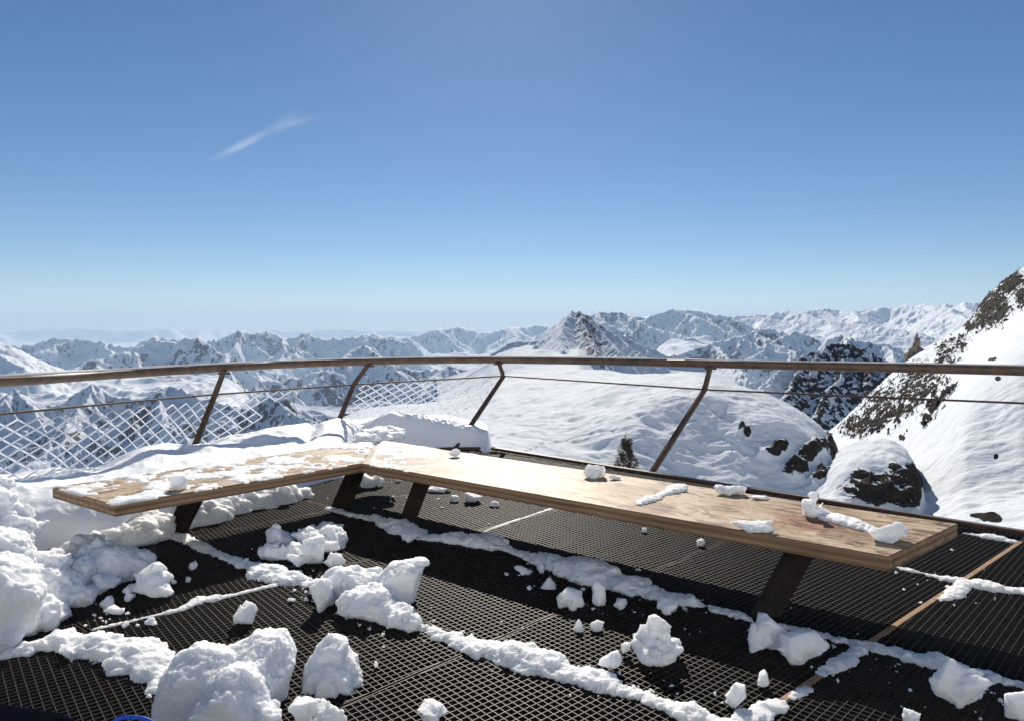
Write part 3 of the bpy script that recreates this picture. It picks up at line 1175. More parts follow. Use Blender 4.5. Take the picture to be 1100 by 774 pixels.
# ------------------------------------------------------------------ sheets through control points: banks, hills, mountains
def herm(x, xs, ys):
    """smooth interpolation without overshoot (xs rising; ys (n,...))"""
    xs = np.asarray(xs, float)
    ys = np.asarray(ys, float)
    d = np.diff(ys, axis=0) / np.diff(xs).reshape(-1, *([1] * (ys.ndim - 1)))
    m = np.zeros_like(ys)
    m[1:-1] = np.where(d[:-1] * d[1:] > 0, 2 * d[:-1] * d[1:] / (d[:-1] + d[1:] + 1e-20), 0)
    m[0], m[-1] = d[0], d[-1]
    k = np.clip(np.searchsorted(xs, x) - 1, 0, len(xs) - 2)
    h = (xs[k + 1] - xs[k])
    t = (x - xs[k]) / h
    sh = (-1,) + (1,) * (ys.ndim - 1)
    t, h = t.reshape(sh), h.reshape(sh)
    return (2 * t ** 3 - 3 * t ** 2 + 1) * ys[k] + (t ** 3 - 2 * t ** 2 + t) * h * m[k] + (-2 * t ** 3 + 3 * t ** 2) * ys[k + 1] + (t ** 3 - t ** 2) * h * m[k + 1]


def patch(cols, nc, nr):
    """cols: {px: [(D, py), ...] near to far} -> points (nr,nc,3), px (nr,nc), row parameter v (nr,nc)"""
    xs = sorted(cols)
    C = np.array([[(math.log(d), y) for d, y in cols[x]] for x in xs])       # (k, rows, 2)
    px = np.linspace(xs[0], xs[-1], nc)
    A = herm(px, xs, C)                                                          # (nc, rows, 2)
    nrow = C.shape[1]
    v = np.linspace(0, nrow - 1, nr)
    B = herm(v, np.arange(nrow), np.swapaxes(A, 0, 1))                           # (nr, nc, 2)
    D, py = np.exp(B[..., 0]), B[..., 1]
    a, b = (px[None, :] - CX) / F, (CY - py) / F
    ry = CP + b * SP
    t = D / ry
    P = np.stack([np.broadcast_to(a, t.shape) * t, D, EYE + (-SP + b * CP) * t], -1)
    return P, np.broadcast_to(px[None, :], t.shape), py, np.broadcast_to(v[:, None], t.shape)


def steep(P):
    du = np.gradient(P, axis=1)
    dv = np.gradient(P, axis=0)
    n = np.cross(du, dv)
    n /= np.linalg.norm(n, axis=-1, keepdims=True) + 1e-20
    return n * np.sign(n[..., 2:3] + 1e-9)


def fl_(f, P, sc, *a, **k):
    return f(P.reshape(-1, 3) / sc, *a, **k).reshape(P.shape[:2])


def spots(px, py, lst):
    o = np.zeros(px.shape)
    for x, y, rx, ry, an in lst:
        c, s = math.cos(R(an)), math.sin(R(an))
        u = ((px - x) * c + (py - y) * s) / rx
        w = (-(px - x) * s + (py - y) * c) / ry
        o = np.maximum(o, np.clip(1.6 - 1.1 * np.sqrt(u * u + w * w), 0, 1))
    return o


# --- drifted snow bank along and over the railing, left and middle
cols = {
    -260: [(2.6, 600), (2.9, 520), (3.4, 500), (4.2, 500), (5.2, 505), (6.5, 600)],
    -80: [(3.9, 640), (4.1, 560), (4.6, 525), (5.4, 514), (6.0, 514), (7.0, 570)],
    0: [(4.5, 600), (4.6, 555), (5.0, 521), (5.8, 513), (6.4, 512.5), (7.3, 560)],
    70: [(4.75, 592), (4.85, 552), (5.15, 521), (5.9, 512), (6.7, 509), (7.6, 550)],
    130: [(4.95, 586), (5.05, 556), (5.3, 520), (6.2, 503), (7.2, 496), (8.1, 540)],
    175: [(5.05, 577), (5.15, 552), (5.4, 522), (6.5, 494), (7.3, 485), (8.2, 530)],
    215: [(5.3, 564), (5.4, 540), (5.62, 518), (6.8, 486), (7.5, 475), (8.4, 520)],
    245: [(5.6, 555), (5.7, 534), (5.92, 510), (7.0, 482), (7.7, 467), (8.6, 512)],
    300: [(6.2, 538), (6.3, 520), (6.5, 500), (7.5, 474), (8.2, 461), (9.2, 505)],
    335: [(6.6, 528), (6.7, 510), (6.92, 490), (7.9, 464), (8.6, 454), (9.7, 500)],
    365: [(6.9, 520), (7.0, 503), (7.25, 484), (8.2, 457), (8.9, 449.5), (10.1, 495)],
    385: [(7.0, 516), (7.5, 500), (8.1, 484), (8.4, 462), (9.0, 452), (10.2, 490)],
    420: [(7.2, 510), (7.6, 497), (8.3, 486), (8.5, 457), (9.2, 445), (10.4, 484)],
    470: [(7.5, 502), (7.8, 494), (8.5, 488), (8.7, 458), (9.4, 444), (10.6, 480)],
    505: [(7.8, 496), (8.0, 491), (8.6, 488), (8.8, 461), (9.5, 450), (10.5, 480)],
    524: [(8.0, 492), (8.2, 488), (8.45, 482), (8.8, 463), (9.3, 457), (10.1, 478)],
    529: [(8.1, 492), (8.3, 489), (8.5, 487), (8.75, 484), (9.0, 482), (9.6, 480)],
}
P, px, py, v = patch(cols, 620, 170)
w = np.clip(np.minimum(v, 5 - v) * 1.5, 0, 1)
P[..., 2] += w * (.05 * fl_(fbm, P, 1.1, 3, 11) + .016 * fl_(fbm, P, .12, 4, 12) + .03 * (fl_(ridged, P, .5, 4, 14) - .5))
P[..., 1] += w * .05 * fl_(fbm, P, .8, 3, 13)
for x0, v0, sx_, sv, hh in ((165, 3.2, 42, .38, .15), (225, 3.0, 26, .3, .07), (292, 3.3, 40, .35, .12), (345, 3.2, 20, .35, .07), (430, 3.2, 38, .3, .10), (60, 3.1, 40, .3, .06)):
    P[..., 2] += hh * np.exp(-((px - x0) / sx_) ** 2 - ((v - v0) / sv) ** 2)
# wind scoop lines in the drift
sc_ = np.exp(-((px - 330 + (py - 470) * .9) / 6) ** 2) * (v > 2.6) * (v < 4.2)
P[..., 2] -= .05 * sc_
o = link('snow_bank', grid_mesh('snow_bank', P), SNOW_BANK)
tag(o, 'smooth drifted snow bank burying the foot of the railing behind the bench', 'snow bank')

# shovelled heap at the left edge
S = Snow(151)
for (x, y, w_, h) in ((-70, 690, 150, 160), (-25, 668, 80, 110), (-50, 705, 150, 120), (-120, 650, 160, 200), (-150, 720, 200, 150), (15, 660, 50, 60), (25, 685, 50, 44)):
    g = at(x, y)
    s = g.y / F
    S.ball((g.x, g.y + .12, h * s * .36), w_ * s / 2, w_ * s / 2.2, h * s * .48)
outl = [(-130, 470), (-60, 495), (0, 515), (12, 527), (16, 548), (30, 580), (45, 590), (60, 594), (67, 612), (73, 640), (60, 662), (52, 690), (0, 702), (-60, 715), (-130, 730)]
for k in range(330):
    y = S.r.uniform(480, 705)
    xr = max(x for x, y1 in [(outl[i][0] + (outl[i + 1][0] - outl[i][0]) * (y - outl[i][1]) / (outl[i + 1][1] - outl[i][1] + 1e-6), 0)
                             for i in range(len(outl) - 1) if min(outl[i][1], outl[i + 1][1]) <= y <= max(outl[i][1], outl[i + 1][1])] + [(-130, 0)])
    x = xr - abs(S.r.gauss(0, 70)) - 3
    D_ = 3.38 + (690 - y) / 175 * .85
    p = atD(x, y, D_)
    q = (10 + 16 * S.r.random() ** 2.2) * D_ / F
    S.rock((p.x, p.y + q * .5, max(p.z - q * .5, q * .3)), q * S.r.uniform(.8, 1.3), q, q * S.r.uniform(.6, 1), 11, .8)
tag(S.build('snow_heap', .0085, .026, .10, -.004, None, .6), 'tall shovelled snow heap at the left edge of the photo', 'snow heap', 'snow heaps on the deck')
S = Snow(157)
for (x, y, w_, h, k) in ((90, 625, 46, 52, 1), (110, 628, 60, 44, 0), (135, 622, 50, 34, 0), (80, 640, 36, 44, 0), (105, 640, 40, 24, 1), (70, 650, 30, 40, 1), (88, 610, 40, 40, 0), (150, 618, 34, 14, 0)):
    g = at(x, y)
    s = g.y / F
    (S.rock if k else S.ball)((g.x, g.y + .06, h * s * .38), w_ * s / 2, w_ * s / 2.2, h * s * .5)
S.pepper(160, .012, .05)
tag(S.build('snow_heap', .0085, .026, .10, -.004, None, .6), 'blue shaded snow heap between the left edge heap and the bench wing end', 'snow heap', 'snow heaps on the deck')

# --- snow hill below the platform
cols = {
    340: [(14, 1100), (30, 760), (60, 590), (90, 540), (130, 500), (200, 480), (300, 462), (420, 480)],
    400: [(14, 1100), (30, 740), (60, 560), (90, 500), (130, 466), (200, 450), (300, 438), (420, 450)],
    470: [(14, 1100), (30, 710), (58, 536), (88, 484), (125, 454), (190, 441), (290, 432), (420, 450)],
    510: [(14, 1100), (30, 700), (56, 524), (85, 473), (118, 446), (182, 431), (275, 421), (420, 438)],
    540: [(14, 1100), (30, 700), (56, 520), (84, 468), (115, 441), (180, 417), (270, 403), (420, 422)],
    620: [(14, 1100), (30, 710), (58, 545), (77, 492), (98, 446), (155, 414), (240, 398), (400, 412)],
    690: [(14, 1100), (30, 735), (62, 566), (74, 512), (84, 456), (103, 418), (180, 402), (330, 425)],
    745: [(14, 1100), (30, 750), (64, 574), (74, 524), (84, 462), (93, 419), (140, 401), (260, 440)],
    790: [(14, 1100), (30, 765), (64, 582), (73, 530), (82, 468), (90, 430), (116, 411), (220, 470)],
    830: [(14, 1100), (30, 775), (63, 588), (72, 537), (80, 480), (87, 442), (108, 425), (190, 510)],
    860: [(14, 1100), (30, 780), (62, 592), (71, 542), (79, 492), (85.5, 457), (102, 440), (170, 540)],
    885: [(14, 1100), (30, 790), (60, 595), (69, 549), (77, 508), (83.5, 477), (96, 460), (150, 570)],
    900: [(14, 1100), (30, 795), (58, 596), (67, 552), (75, 520), (83, 499), (95, 488), (140, 590)],
    930: [(14, 1100), (30, 800), (57, 598), (64, 556), (72, 534), (78, 524), (86, 518), (120, 610)],
    965: [(14, 1100), (30, 820), (54, 610), (60, 575), (66, 562), (72, 556), (80, 552), (100, 620)],
    1010: [(14, 1100), (28, 850), (48, 650), (54, 620), (60, 605), (66, 598), (72, 594), (90, 650)],
}
P, px, py, v = patch(cols, 640, 560)
w = np.clip(np.minimum(v, 7 - v), 0, 1)
P[..., 2] += w * (1.5 * fl_(fbm, P, 24, 3, 21) + .75 * fl_(fbm, P, 7, 4, 22) + .15 * fl_(fbm, P, 1.4, 3, 23) + .20 * (fl_(ridged, P * np.array([.45, 1, 1]), 2.2, 3, 28) - .4))
for x0, y0, lx, ly, an, dp in ((662, 428, 34, 4.5, -14, .8), (600, 448, 40, 5, -4, .5), (700, 455, 26, 4, 24, .45), (770, 440, 30, 4, 35, .4), (640, 480, 40, 6, 6, .5), (580, 418, 30, 3, -8, .6), (720, 418, 40, 3, 5, .35)):
    c_, s_ = math.cos(R(an)), math.sin(R(an))
    u_ = ((px - x0) * c_ + (py - y0) * s_) / lx
    w_2 = (-(px - x0) * s_ + (py - y0) * c_) / ly
    P[..., 2] -= dp * np.exp(-u_ ** 2 - w_2 ** 2) * (1 + .6 * fl_(fbm, P, 4, 3, 29))
# the edge of a slab and a long track across the hill
P[..., 2] -= .35 / (1 + np.exp(np.clip(-(py - (419 + (px - 700) * .62)) * 1.2, -30, 30))) * np.exp(-((px - 790) / 60) ** 2)
P[..., 2] -= .10 * np.exp(-((py - (430 + (px - 745) * 1.25)) / 1.0) ** 2) * (px > 740) * (px < 800)
wob = 4 * fl_(fbm, P, 3.0, 4, 24)
rk = spots(px + wob * 1.5, py + wob, [(832, 485, 15, 6, -18), (870, 486, 20, 8, -42), (881, 478, 14, 5, 0), (853, 505, 13, 9, -10), (884, 512, 13, 8, -25), (908, 516, 10, 14, 0), (893, 478, 4, 16, -12),
                                    (796, 464, 3, 4, 0), (804, 469, 4, 3, 0), (920, 520, 7, 9, 0)])
P[..., 2] += .7 * np.clip(rk, 0, 1) * (.6 + 1.2 * fl_(ridged, P, 2.5, 3, 26))
# ski tracks pressed into the snow
for k in range(7):
    yc = 470 - 26 * np.sin((px - 545) / 90 + .25) + k * 9 - 30
    P[..., 2] -= .16 * np.exp(-((py - yc - 5 * np.sin(px / 37 + k)) / 1.1) ** 2) * (px < 660) * (px > 500) * (k % 2 == 0)
HILL = P[(v > 1.5) & (v < 6)].copy()
me = grid_mesh('hill', P)
set_attr(me, 'rock', np.clip(rk * 1.15, 0, 1) - .02)
o = link('hill', me, terrain_mat('hill_snow', 1.6, ((.016, .015, .014), (.06, .052, .045))))
tag(o, kind='structure')

# --- snow capped outcrop
cols = {
    880: [(40, 700), (60, 575), (68, 540), (72, 528), (76, 516), (82, 510), (90, 506), (110, 560)],
    905: [(40, 700), (60, 572), (67, 535), (70, 514), (74, 496), (80, 486), (90, 481), (115, 560)],
    930: [(40, 700), (60, 570), (66, 545), (69, 512), (73, 488), (79, 478), (90, 474), (115, 560)],
    955: [(40, 700), (60, 568), (65, 548), (68, 515), (72, 486), (78, 476), (88, 472), (112, 560)],
    972: [(40, 710), (58, 580), (64, 552), (67, 520), (71, 494), (76, 483), (84, 480), (108, 560)],
    984: [(40, 720), (58, 592), (63, 560), (66, 536), (70, 516), (75, 506), (82, 504), (104, 570)],
    996: [(40, 730), (57, 604), (62, 574), (65, 556), (69, 544), (74, 540), (80, 540), (98, 590)],
    1012: [(40, 760), (56, 620), (61, 596), (64, 582), (68, 574), (73, 570), (78, 570), (92, 610)],
}
P, px, py, v = patch(cols, 300, 300)
w = np.clip(np.minimum(v, 7 - v), 0, 1)
P[..., 2] += w * (.9 * fl_(fbm, P, 7, 3, 31) + .25 * fl_(fbm, P, 1.5, 3, 32))
wob = 4 * fl_(fbm, P, 2.4, 4, 34)
rk = spots(px + wob, py + wob * 1.3, [(945, 522, 40, 15, 4), (975, 520, 15, 24, 0), (925, 512, 14, 8, 0), (960, 505, 7, 10, 0)])
P[..., 1] -= 1.2 * rk * (fl_(ridged, P, 2.2, 4, 36))
me = grid_mesh('outcrop', P)
set_attr(me, 'rock', np.clip(rk * 1.2, 0, 1) - .02)
tag(link('outcrop', me, terrain_mat('outcrop_snow', 1.1, ((.016, .015, .014), (.06, .052, .045)))), kind='structure')

# --- big mountain flank on the right
cols = {
    880: [(30, 900), (48, 640), (70, 560), (100, 520), (150, 498), (220, 482), (290, 470), (400, 520)],
    905: [(30, 890), (48, 635), (70, 556), (100, 512), (150, 486), (220, 466), (300, 450), (400, 500)],
    930: [(30, 880), (48, 630), (70, 552), (100, 506), (150, 474), (220, 448), (310, 427), (420, 480)],
    960: [(30, 870), (48, 624), (70, 546), (100, 498), (150, 458), (220, 424), (320, 399), (430, 455)],
    985: [(30, 860), (48, 618), (70, 540), (90, 490), (128, 446), (225, 406), (330, 379), (440, 440)],
    1012: [(30, 850), (48, 612), (68, 534), (82, 482), (110, 432), (230, 388), (335, 364.5), (450, 430)],
    1040: [(30, 840), (47, 606), (66, 528), (77, 472), (96, 416), (235, 372), (340, 348), (460, 420)],
    1052: [(30, 836), (47, 604), (66, 526), (77, 468), (95, 408), (240, 360), (345, 330), (470, 410)],
    1066: [(30, 832), (46, 602), (66, 523), (77, 463), (94, 400), (245, 344), (355, 312), (480, 390)],
    1082: [(30, 828), (46, 600), (66, 520), (76.6, 457), (93.2, 392), (250, 328), (365, 299), (500, 380)],
    1100: [(30, 824), (46, 597), (66, 516), (76, 452), (92, 386), (255, 314), (375, 287), (520, 370)],
    1180: [(30, 800), (46, 585), (66, 500), (76, 432), (92, 355), (260, 270), (400, 242), (560, 330)],
    1320: [(30, 760), (48, 560), (70, 470), (100, 390), (150, 300), (270, 220), (430, 190), (600, 280)],
}
P, px, py, v = patch(cols, 620, 640)
w = np.clip(np.minimum(v, 7 - v), 0, 1)
P[..., 2] += w * (2.2 * fl_(fbm, P, 60, 3, 41) + .35 * fl_(fbm, P, 9, 4, 42))
# wind ripples running down the lower flank
P[..., 2] += w * np.clip(4.4 - v, 0, 1) * (.6 * fl_(fbm, P * np.array([.5, 1, 1]), 6, 4, 43) + .25 * fl_(fbm, P * np.array([.4, 1, 1]), 1.6, 3, 49))
wob = 6 * fl_(fbm, P, 12, 4, 44)
rk = np.maximum(.95 * spots(px + wob, py + wob, [(1066, 332, 22, 20, -52), (1086, 306, 18, 11, -50), (1054, 345, 12, 9, -40), (1100, 318, 8, 16, 25), (1042, 352, 7, 6, 0)]),
                .70 * spots(px + wob * 2, py + wob * 2, [(950, 440, 36, 24, -45), (985, 415, 36, 20, -40), (925, 455, 24, 13, -25), (1020, 378, 26, 10, -38), (1000, 440, 20, 10, -50), (1015, 420, 13, 9, -45)]))
Pw = P * np.array([1.0, .55, 1.6])
blk = fl_(ridged, Pw, 4.5, 4, 46)
fine = fl_(fbm, Pw, 3.2, 4, 48)
fine2 = fl_(fbm, Pw, 1.3, 4, 50)
rk2 = np.clip((rk * 1.3 + .9 * fine + 1.5 * fine2 + .5 * (blk - .5) - .80) * 5, 0, 1) * (rk > .05)
P[..., 2] += 1.6 * rk2 * (blk - .1)
P[..., 1] -= 2.2 * rk2 * fl_(fbm, P, 3, 3, 47)
rk2 = np.maximum(rk2, spots(px, py, [(1070, 486, 2.2, 3, 40), (1060, 556, 17, 4, 8), (969, 468, 3, 2.5, 0), (1066, 385, 4, 2, 0), (1072, 405, 3, 2, 0)]))
me = grid_mesh('mountain_flank', P)
set_attr(me, 'rock', rk2 * 1.6)
tag(link('mountain_flank', me, terrain_mat('flank_snow', 3.4, ((.004, .004, .004), (.024, .019, .017)), ledge=.22)), kind='structure')

# rock needle on the flank's left ridge
S = Snow(171)
b = atD(983, 385, 322)
for dx, dz, rx, rz in ((0, 2.0, 3.4, 4.2), (.3, 5.6, 2.1, 4.4), (.5, 8.4, 1.1, 3.4), (.6, 10.0, .6, 1.8), (-2.6, .6, 2.2, 3.2), (3.0, .2, 2.8, 2.4), (1.6, 3.6, 1.5, 2.6)):
    S.rock((b.x + dx, b.y, b.z + dz), rx, rx, rz, 12)
o = S.build('rock_pinnacle', .22, .4, 2.0, None, rust_mat('pinnacle_rock', (.11, .085, .065), (.34, .26, .19), .85, 0, .5))
tag(o, 'brown rock needle standing on the snowy ridge at the right', 'rock')


# --- mountains further off
def crest(pts, base, dc, mids, back):
    """control columns from a crest line: base = foot (D, py), mids = fractions on the way up"""
    out = {}
    for x, y in pts:
        rows = [base]
        for d, t in mids:
            rows.append((d, base[1] + (y - base[1]) * t))
        rows += [(dc, y), back]
        out[x] = rows
    return out


FARM = terrain_mat('mountain_snow', 45, ((.06, .07, .095), (.16, .175, .21)), ledge=.25, snow=((.80, .845, .885), (.87, .895, .92)))  # rock tinted blue to stand in for snow-dusted faces in shade
NEARM = terrain_mat('peak_snow', 5, ((.010, .011, .014), (.05, .05, .055)), ledge=.25)


def envelope(P, segs, m, W, seed, kmix, fine=.05):
    """raise a sheet to the ridges in segs (sharp crests, planar flanks of slope m)"""
    Q = P.copy()
    Q[..., 2] = 0
    wx = fl_(fbm, Q, W * .8, 4, seed + 1) * W * .16
    wy = fl_(fbm, Q, W * .8, 4, seed + 2) * W * .16
    X, Y = P[..., 0] + wx, P[..., 1] + wy
    mm = m * (1 + .28 * fl_(fbm, Q, W * .6, 3, seed + 3))
    h = np.full(X.shape, -1e9)
    for a, b, k in segs:
        dx, dy = b.x - a.x, b.y - a.y
        L2 = dx * dx + dy * dy + 1e-9
        tt = np.clip(((X - a.x) * dx + (Y - a.y) * dy) / L2, 0, 1)
        d = np.hypot(X - a.x - tt * dx, Y - a.y - tt * dy)
        h = np.maximum(h, a.z + (b.z - a.z) * tt - d * mm * k)
    base = P[..., 2]
    kk = kmix
    u = np.clip(.5 + .5 * (h - base) / kk, 0, 1)
    z = base * (1 - u) + h * u + kk * u * (1 - u) * .5
    on = np.clip((h - base) / (W * .12), 0, 1)
    g = fl_(ridged, Q, W * .22, 4, seed + 5) - .45
    P[..., 2] = z + on * g * W * fine
    return on


def rockmask(P, on, W, seed, rock, s0=.86):
    n = steep(P)
    Q = P * np.array([1, 1, .35])
    st = np.clip((s0 - n[..., 2]) * 5, 0, 1)
    nz = fl_(fbm, Q, W * .10, 5, seed + 6, gain=.62)
    big = fl_(fbm, Q, W * .8, 3, seed + 7)
    return np.clip(on * st * (rock * 1.5 + .06 + 1.0 * nz + .6 * big), 0, 1)


def spurs(crest3, W, depth, seed, g0=.34, sub=True):
    r = random.Random(seed)
    segs = []
    for a, b in zip(crest3[:-1], crest3[1:]):
        segs.append((a, b, 1.0))
    # where spurs leave the crest: its tops, and more in between
    starts = []
    for i in range(1, len(crest3) - 1):
        if crest3[i].z >= crest3[i - 1].z and crest3[i].z >= crest3[i + 1].z:
            starts.append((crest3[i], 1.0))
    acc = 0
    for a, b in zip(crest3[:-1], crest3[1:]):
        L = (b - a).length
        acc += L
        while acc > W:
            acc -= W * r.uniform(.7, 1.3)
            starts.append((a.lerp(b, r.random()), r.uniform(.5, 1.0)))
    for p, f in starts:
        view = Vector((-p.x, -p.y, 0)).normalized()
        ang = r.uniform(-.75, .75)
        cur = p.copy()
        n = 4
        gr = g0 * r.uniform(.75, 1.3)
        for k in range(n):
            ang += r.uniform(-.35, .35)
            d = Matrix.Rotation(ang, 3, 'Z') @ view
            L = depth * f / n * r.uniform(.7, 1.3)
            nx = cur + d * L
            nx.z = cur.z - L * gr * r.uniform(.5, 1.35)
            segs.append((cur, nx, r.uniform(.85, 1.2)))
            if sub:
                for sg in (-1, 1):
                    if r.random() < .75:
                        q = Matrix.Rotation(ang + sg * r.uniform(.6, 1.2), 3, 'Z') @ view
                        l2 = W * r.uniform(.25, .6)
                        st = cur.lerp(nx, r.uniform(.2, .9))
                        e = st + q * l2
                        e.z = st.z - l2 * r.uniform(.35, .6)
                        segs.append((st, e, r.uniform(.9, 1.3)))
            cur = nx
    return segs


def alpine(pts, D, foot, back, Wpx, seed, rock, nc, nr, m=.85, drop=1.0, g0=.34, mat=None, wig=.04, rough=.36):
    W = Wpx * D / F
    r = random.Random(seed)
    c3 = []
    for (x0, y0), (x1, y1) in zip(pts[:-1], pts[1:]):
        k = max(1, int((x1 - x0) / 14))
        for q in range(k):
            u = q / k
            c3.append(atD(x0 + (x1 - x0) * u, y0 + (y1 - y0) * u + (r.uniform(-.1, 1.3) if q else 0), D * (1 + wig * math.sin((x0 + (x1 - x0) * u) * .021 + seed))))
    c3.append(atD(pts[-1][0], pts[-1][1], D))
    zc = [p.z for p in c3]
    zmin = sum(zc) / len(zc)
    zf = EYE + (YH - foot[1]) / F * foot[0]
    zb = zmin - drop * W * m * 1.05
    zf -= drop * W * m * .3
    n = nr
    lo, hi = math.log(foot[0]), math.log(back)
    cols_ = {x: [(math.exp(lo + (hi - lo) * i / 9), 0) for i in range(10)] for x in (pts[0][0], (pts[0][0] + pts[-1][0]) / 2, pts[-1][0])}
    P, px, py, v = patch(cols_, nc, nr)
    tt = np.clip((P[..., 1] - foot[0]) / (D - foot[0]), 0, 1.6)
    P[..., 2] = zf + (zb - zf) * np.where(tt < 1, tt, 1 - (tt - 1) * .8)
    P[..., 2] += W * rough * m * (fl_(ridged, P * np.array([1, 1, 0]), W * 1.7, 4, seed + 11) - .5)
    segs = spurs(c3, W, (D - foot[0]) * .62, seed, g0)
    on = envelope(P, segs, m, W, seed, W * .10)
    ed = np.clip(np.minimum(px - pts[0][0], pts[-1][0] - px) / 40, 0, 1)
    P[..., 2] -= (1 - ed) ** 2 * W * 1.6 * m
    rk = rockmask(P, np.maximum(on, .35), W, seed, rock)
    me = grid_mesh('mountain', P)
    set_attr(me, 'rock', rk)
    return tag(link('mountain', me, mat or FARM), kind='structure')


# rocky peak beside the flank
cols = crest([(770, 424), (800, 420), (825, 410), (850, 398), (868, 392), (884, 388), (905, 386), (922, 389), (940, 396), (958, 402), (980, 404), (1010, 404), (1060, 404)],
             (600, 540), 820, ((660, .36), (720, .66), (775, .87)), (1100, 440))
P, px, py, v = patch(cols, 460, 330)
c3 = [atD(x, y, d) for x, y, d in ((790, 419, 800), (825, 404, 812), (850, 387, 820), (868, 378, 822), (884, 372, 825), (905, 368, 825), (922, 372, 822), (940, 381, 820), (958, 390, 815), (985, 395, 810))]
segs = [(a, b, 1.0) for a, b in zip(c3[:-1], c3[1:])]


def chain(*pp):
    q = [atD(*p) for p in pp]
    return [(a, b, 1.0) for a, b in zip(q[:-1], q[1:])]


segs += chain((884, 372, 825), (868, 392, 785), (852, 414, 745), (838, 436, 700)) + chain((905, 368, 825), (903, 392, 780), (893, 420, 730), (880, 450, 680)) + \
    chain((922, 372, 822), (930, 398, 775), (934, 428, 715)) + chain((940, 381, 820), (962, 405, 765)) + chain((868, 392, 785), (880, 408, 755)) + chain((903, 392, 780), (918, 412, 745)) + chain((850, 387, 820), (822, 412, 760))
on = envelope(P, segs, .95, 70, 51, 5)
P[..., 2] += on * 5 * (fl_(ridged, P, 16, 4, 55) - .5)
right = np.clip((px - 842 + (py - 400) * .25) / 16, 0, 1)
rk = right * np.clip(.58 + 1.5 * fl_(fbm, P * np.array([1, 1, 1.5]), 9, 5, 53, gain=.65) + .4 * fl_(fbm, P, 50, 3, 54), 0, 1) * np.clip((py - 364) / 10, 0, 1)
me = grid_mesh('mountain', P)
set_attr(me, 'rock', rk)
tag(link('mountain', me, NEARM), kind='structure')

# the pointed peak and its snow ridge
cols = {
    470: [(900, 500), (1300, 460), (1800, 440), (2300, 425), (2700, 416), (3000, 410), (3800, 430)],
    515: [(900, 470), (1300, 434), (1800, 414), (2250, 402), (2650, 396), (3000, 392), (3800, 415)],
    532: [(900, 450), (1300, 416), (1800, 400), (2200, 392), (2600, 386), (3000, 382), (3800, 405)],
    560: [(900, 440), (1300, 406), (1800, 391), (2200, 383), (2600, 376), (3000, 373), (3800, 400)],
    590: [(900, 440), (1300, 404), (1800, 390), (2150, 381), (2500, 375), (3000, 371), (3800, 400)],
    620: [(900, 444), (1300, 405), (1800, 391), (2200, 382), (2600, 374), (3000, 366), (3800, 400)],
    640: [(900, 450), (1400, 416), (2100, 402), (2500, 393), (2750, 384), (2980, 374), (3800, 400)],
    670: [(900, 455), (1500, 424), (2200, 410), (2600, 402), (2800, 392), (2980, 382), (3800, 405)],
    720: [(900, 455), (1500, 430), (2200, 416), (2600, 410), (2800, 404), (2980, 396), (3800, 415)],
    790: [(900, 460), (1500, 436), (2200, 422), (2600, 416), (2750, 408), (2950, 402), (3800, 420)],
}
P, px, py, v = patch(cols, 560, 460)
c3 = [atD(x, y, d) for x, y, d in ((530, 378, 3050), (546, 369, 3050), (556, 366.5, 3050), (568, 367, 3050), (584, 364, 3020), (592, 358.5, 2990), (599, 350, 2970), (606, 342, 2950), (611, 335.5, 2930), (614, 333, 2920), (618, 335.5, 2915), (622, 333.6, 2910), (630, 338, 2915), (640, 344.5, 2930),
                                    (650, 350, 2950), (662, 357, 2960), (676, 364, 2980), (692, 371, 3000), (722, 384, 3000), (760, 392, 3000))]
segs = [(a, b, 1.0) for a, b in zip(c3[:-1], c3[1:])]
segs += chain((614, 333, 2920), (608, 345, 2780), (603, 356, 2640), (600, 366, 2450), (604, 376, 2200)) + chain((622, 333.6, 2910), (628, 350, 2740), (634, 366, 2560), (640, 382, 2350)) +     chain((630, 338, 2915), (648, 360, 2720), (664, 380, 2500)) + chain((650, 350, 2950), (676, 372, 2760), (700, 390, 2600)) + chain((676, 364, 2980), (705, 384, 2800)) +     chain((599, 350, 2970), (588, 361, 2830), (576, 369, 2700))
on = envelope(P, segs, .92, 190, 61, 10, .03)
P[..., 2] += 16 * (fl_(ridged, P * np.array([1, 1, 0]), 240, 4, 67) - .45) * np.clip((604 - px) / 15, 0, 1) * np.clip(v, 0, 1)
n = steep(P)
right = np.clip((px - 601 - (py - 335) * .12 + 7 * fl_(fbm, P, 90, 3, 66)) / 9, 0, 1)
rk = on * np.clip(  -.10 + .30 * right + .75 * fl_(fbm, P, 26, 4, 64) + .38 * np.exp(-((px - 617 - (py - 340) * .42) / 11) ** 2) - .9 * np.clip(n[..., 2] - .80, 0, 1), 0, 1) * np.clip((px - 586) / 10, 0, 1)
me = grid_mesh('mountain', P)
set_attr(me, 'rock', rk)
tag(link('mountain', me, terrain_mat('pointed_peak_snow', 22, ((.04, .04, .042), (.13, .12, .115)), ledge=.3)), kind='structure')

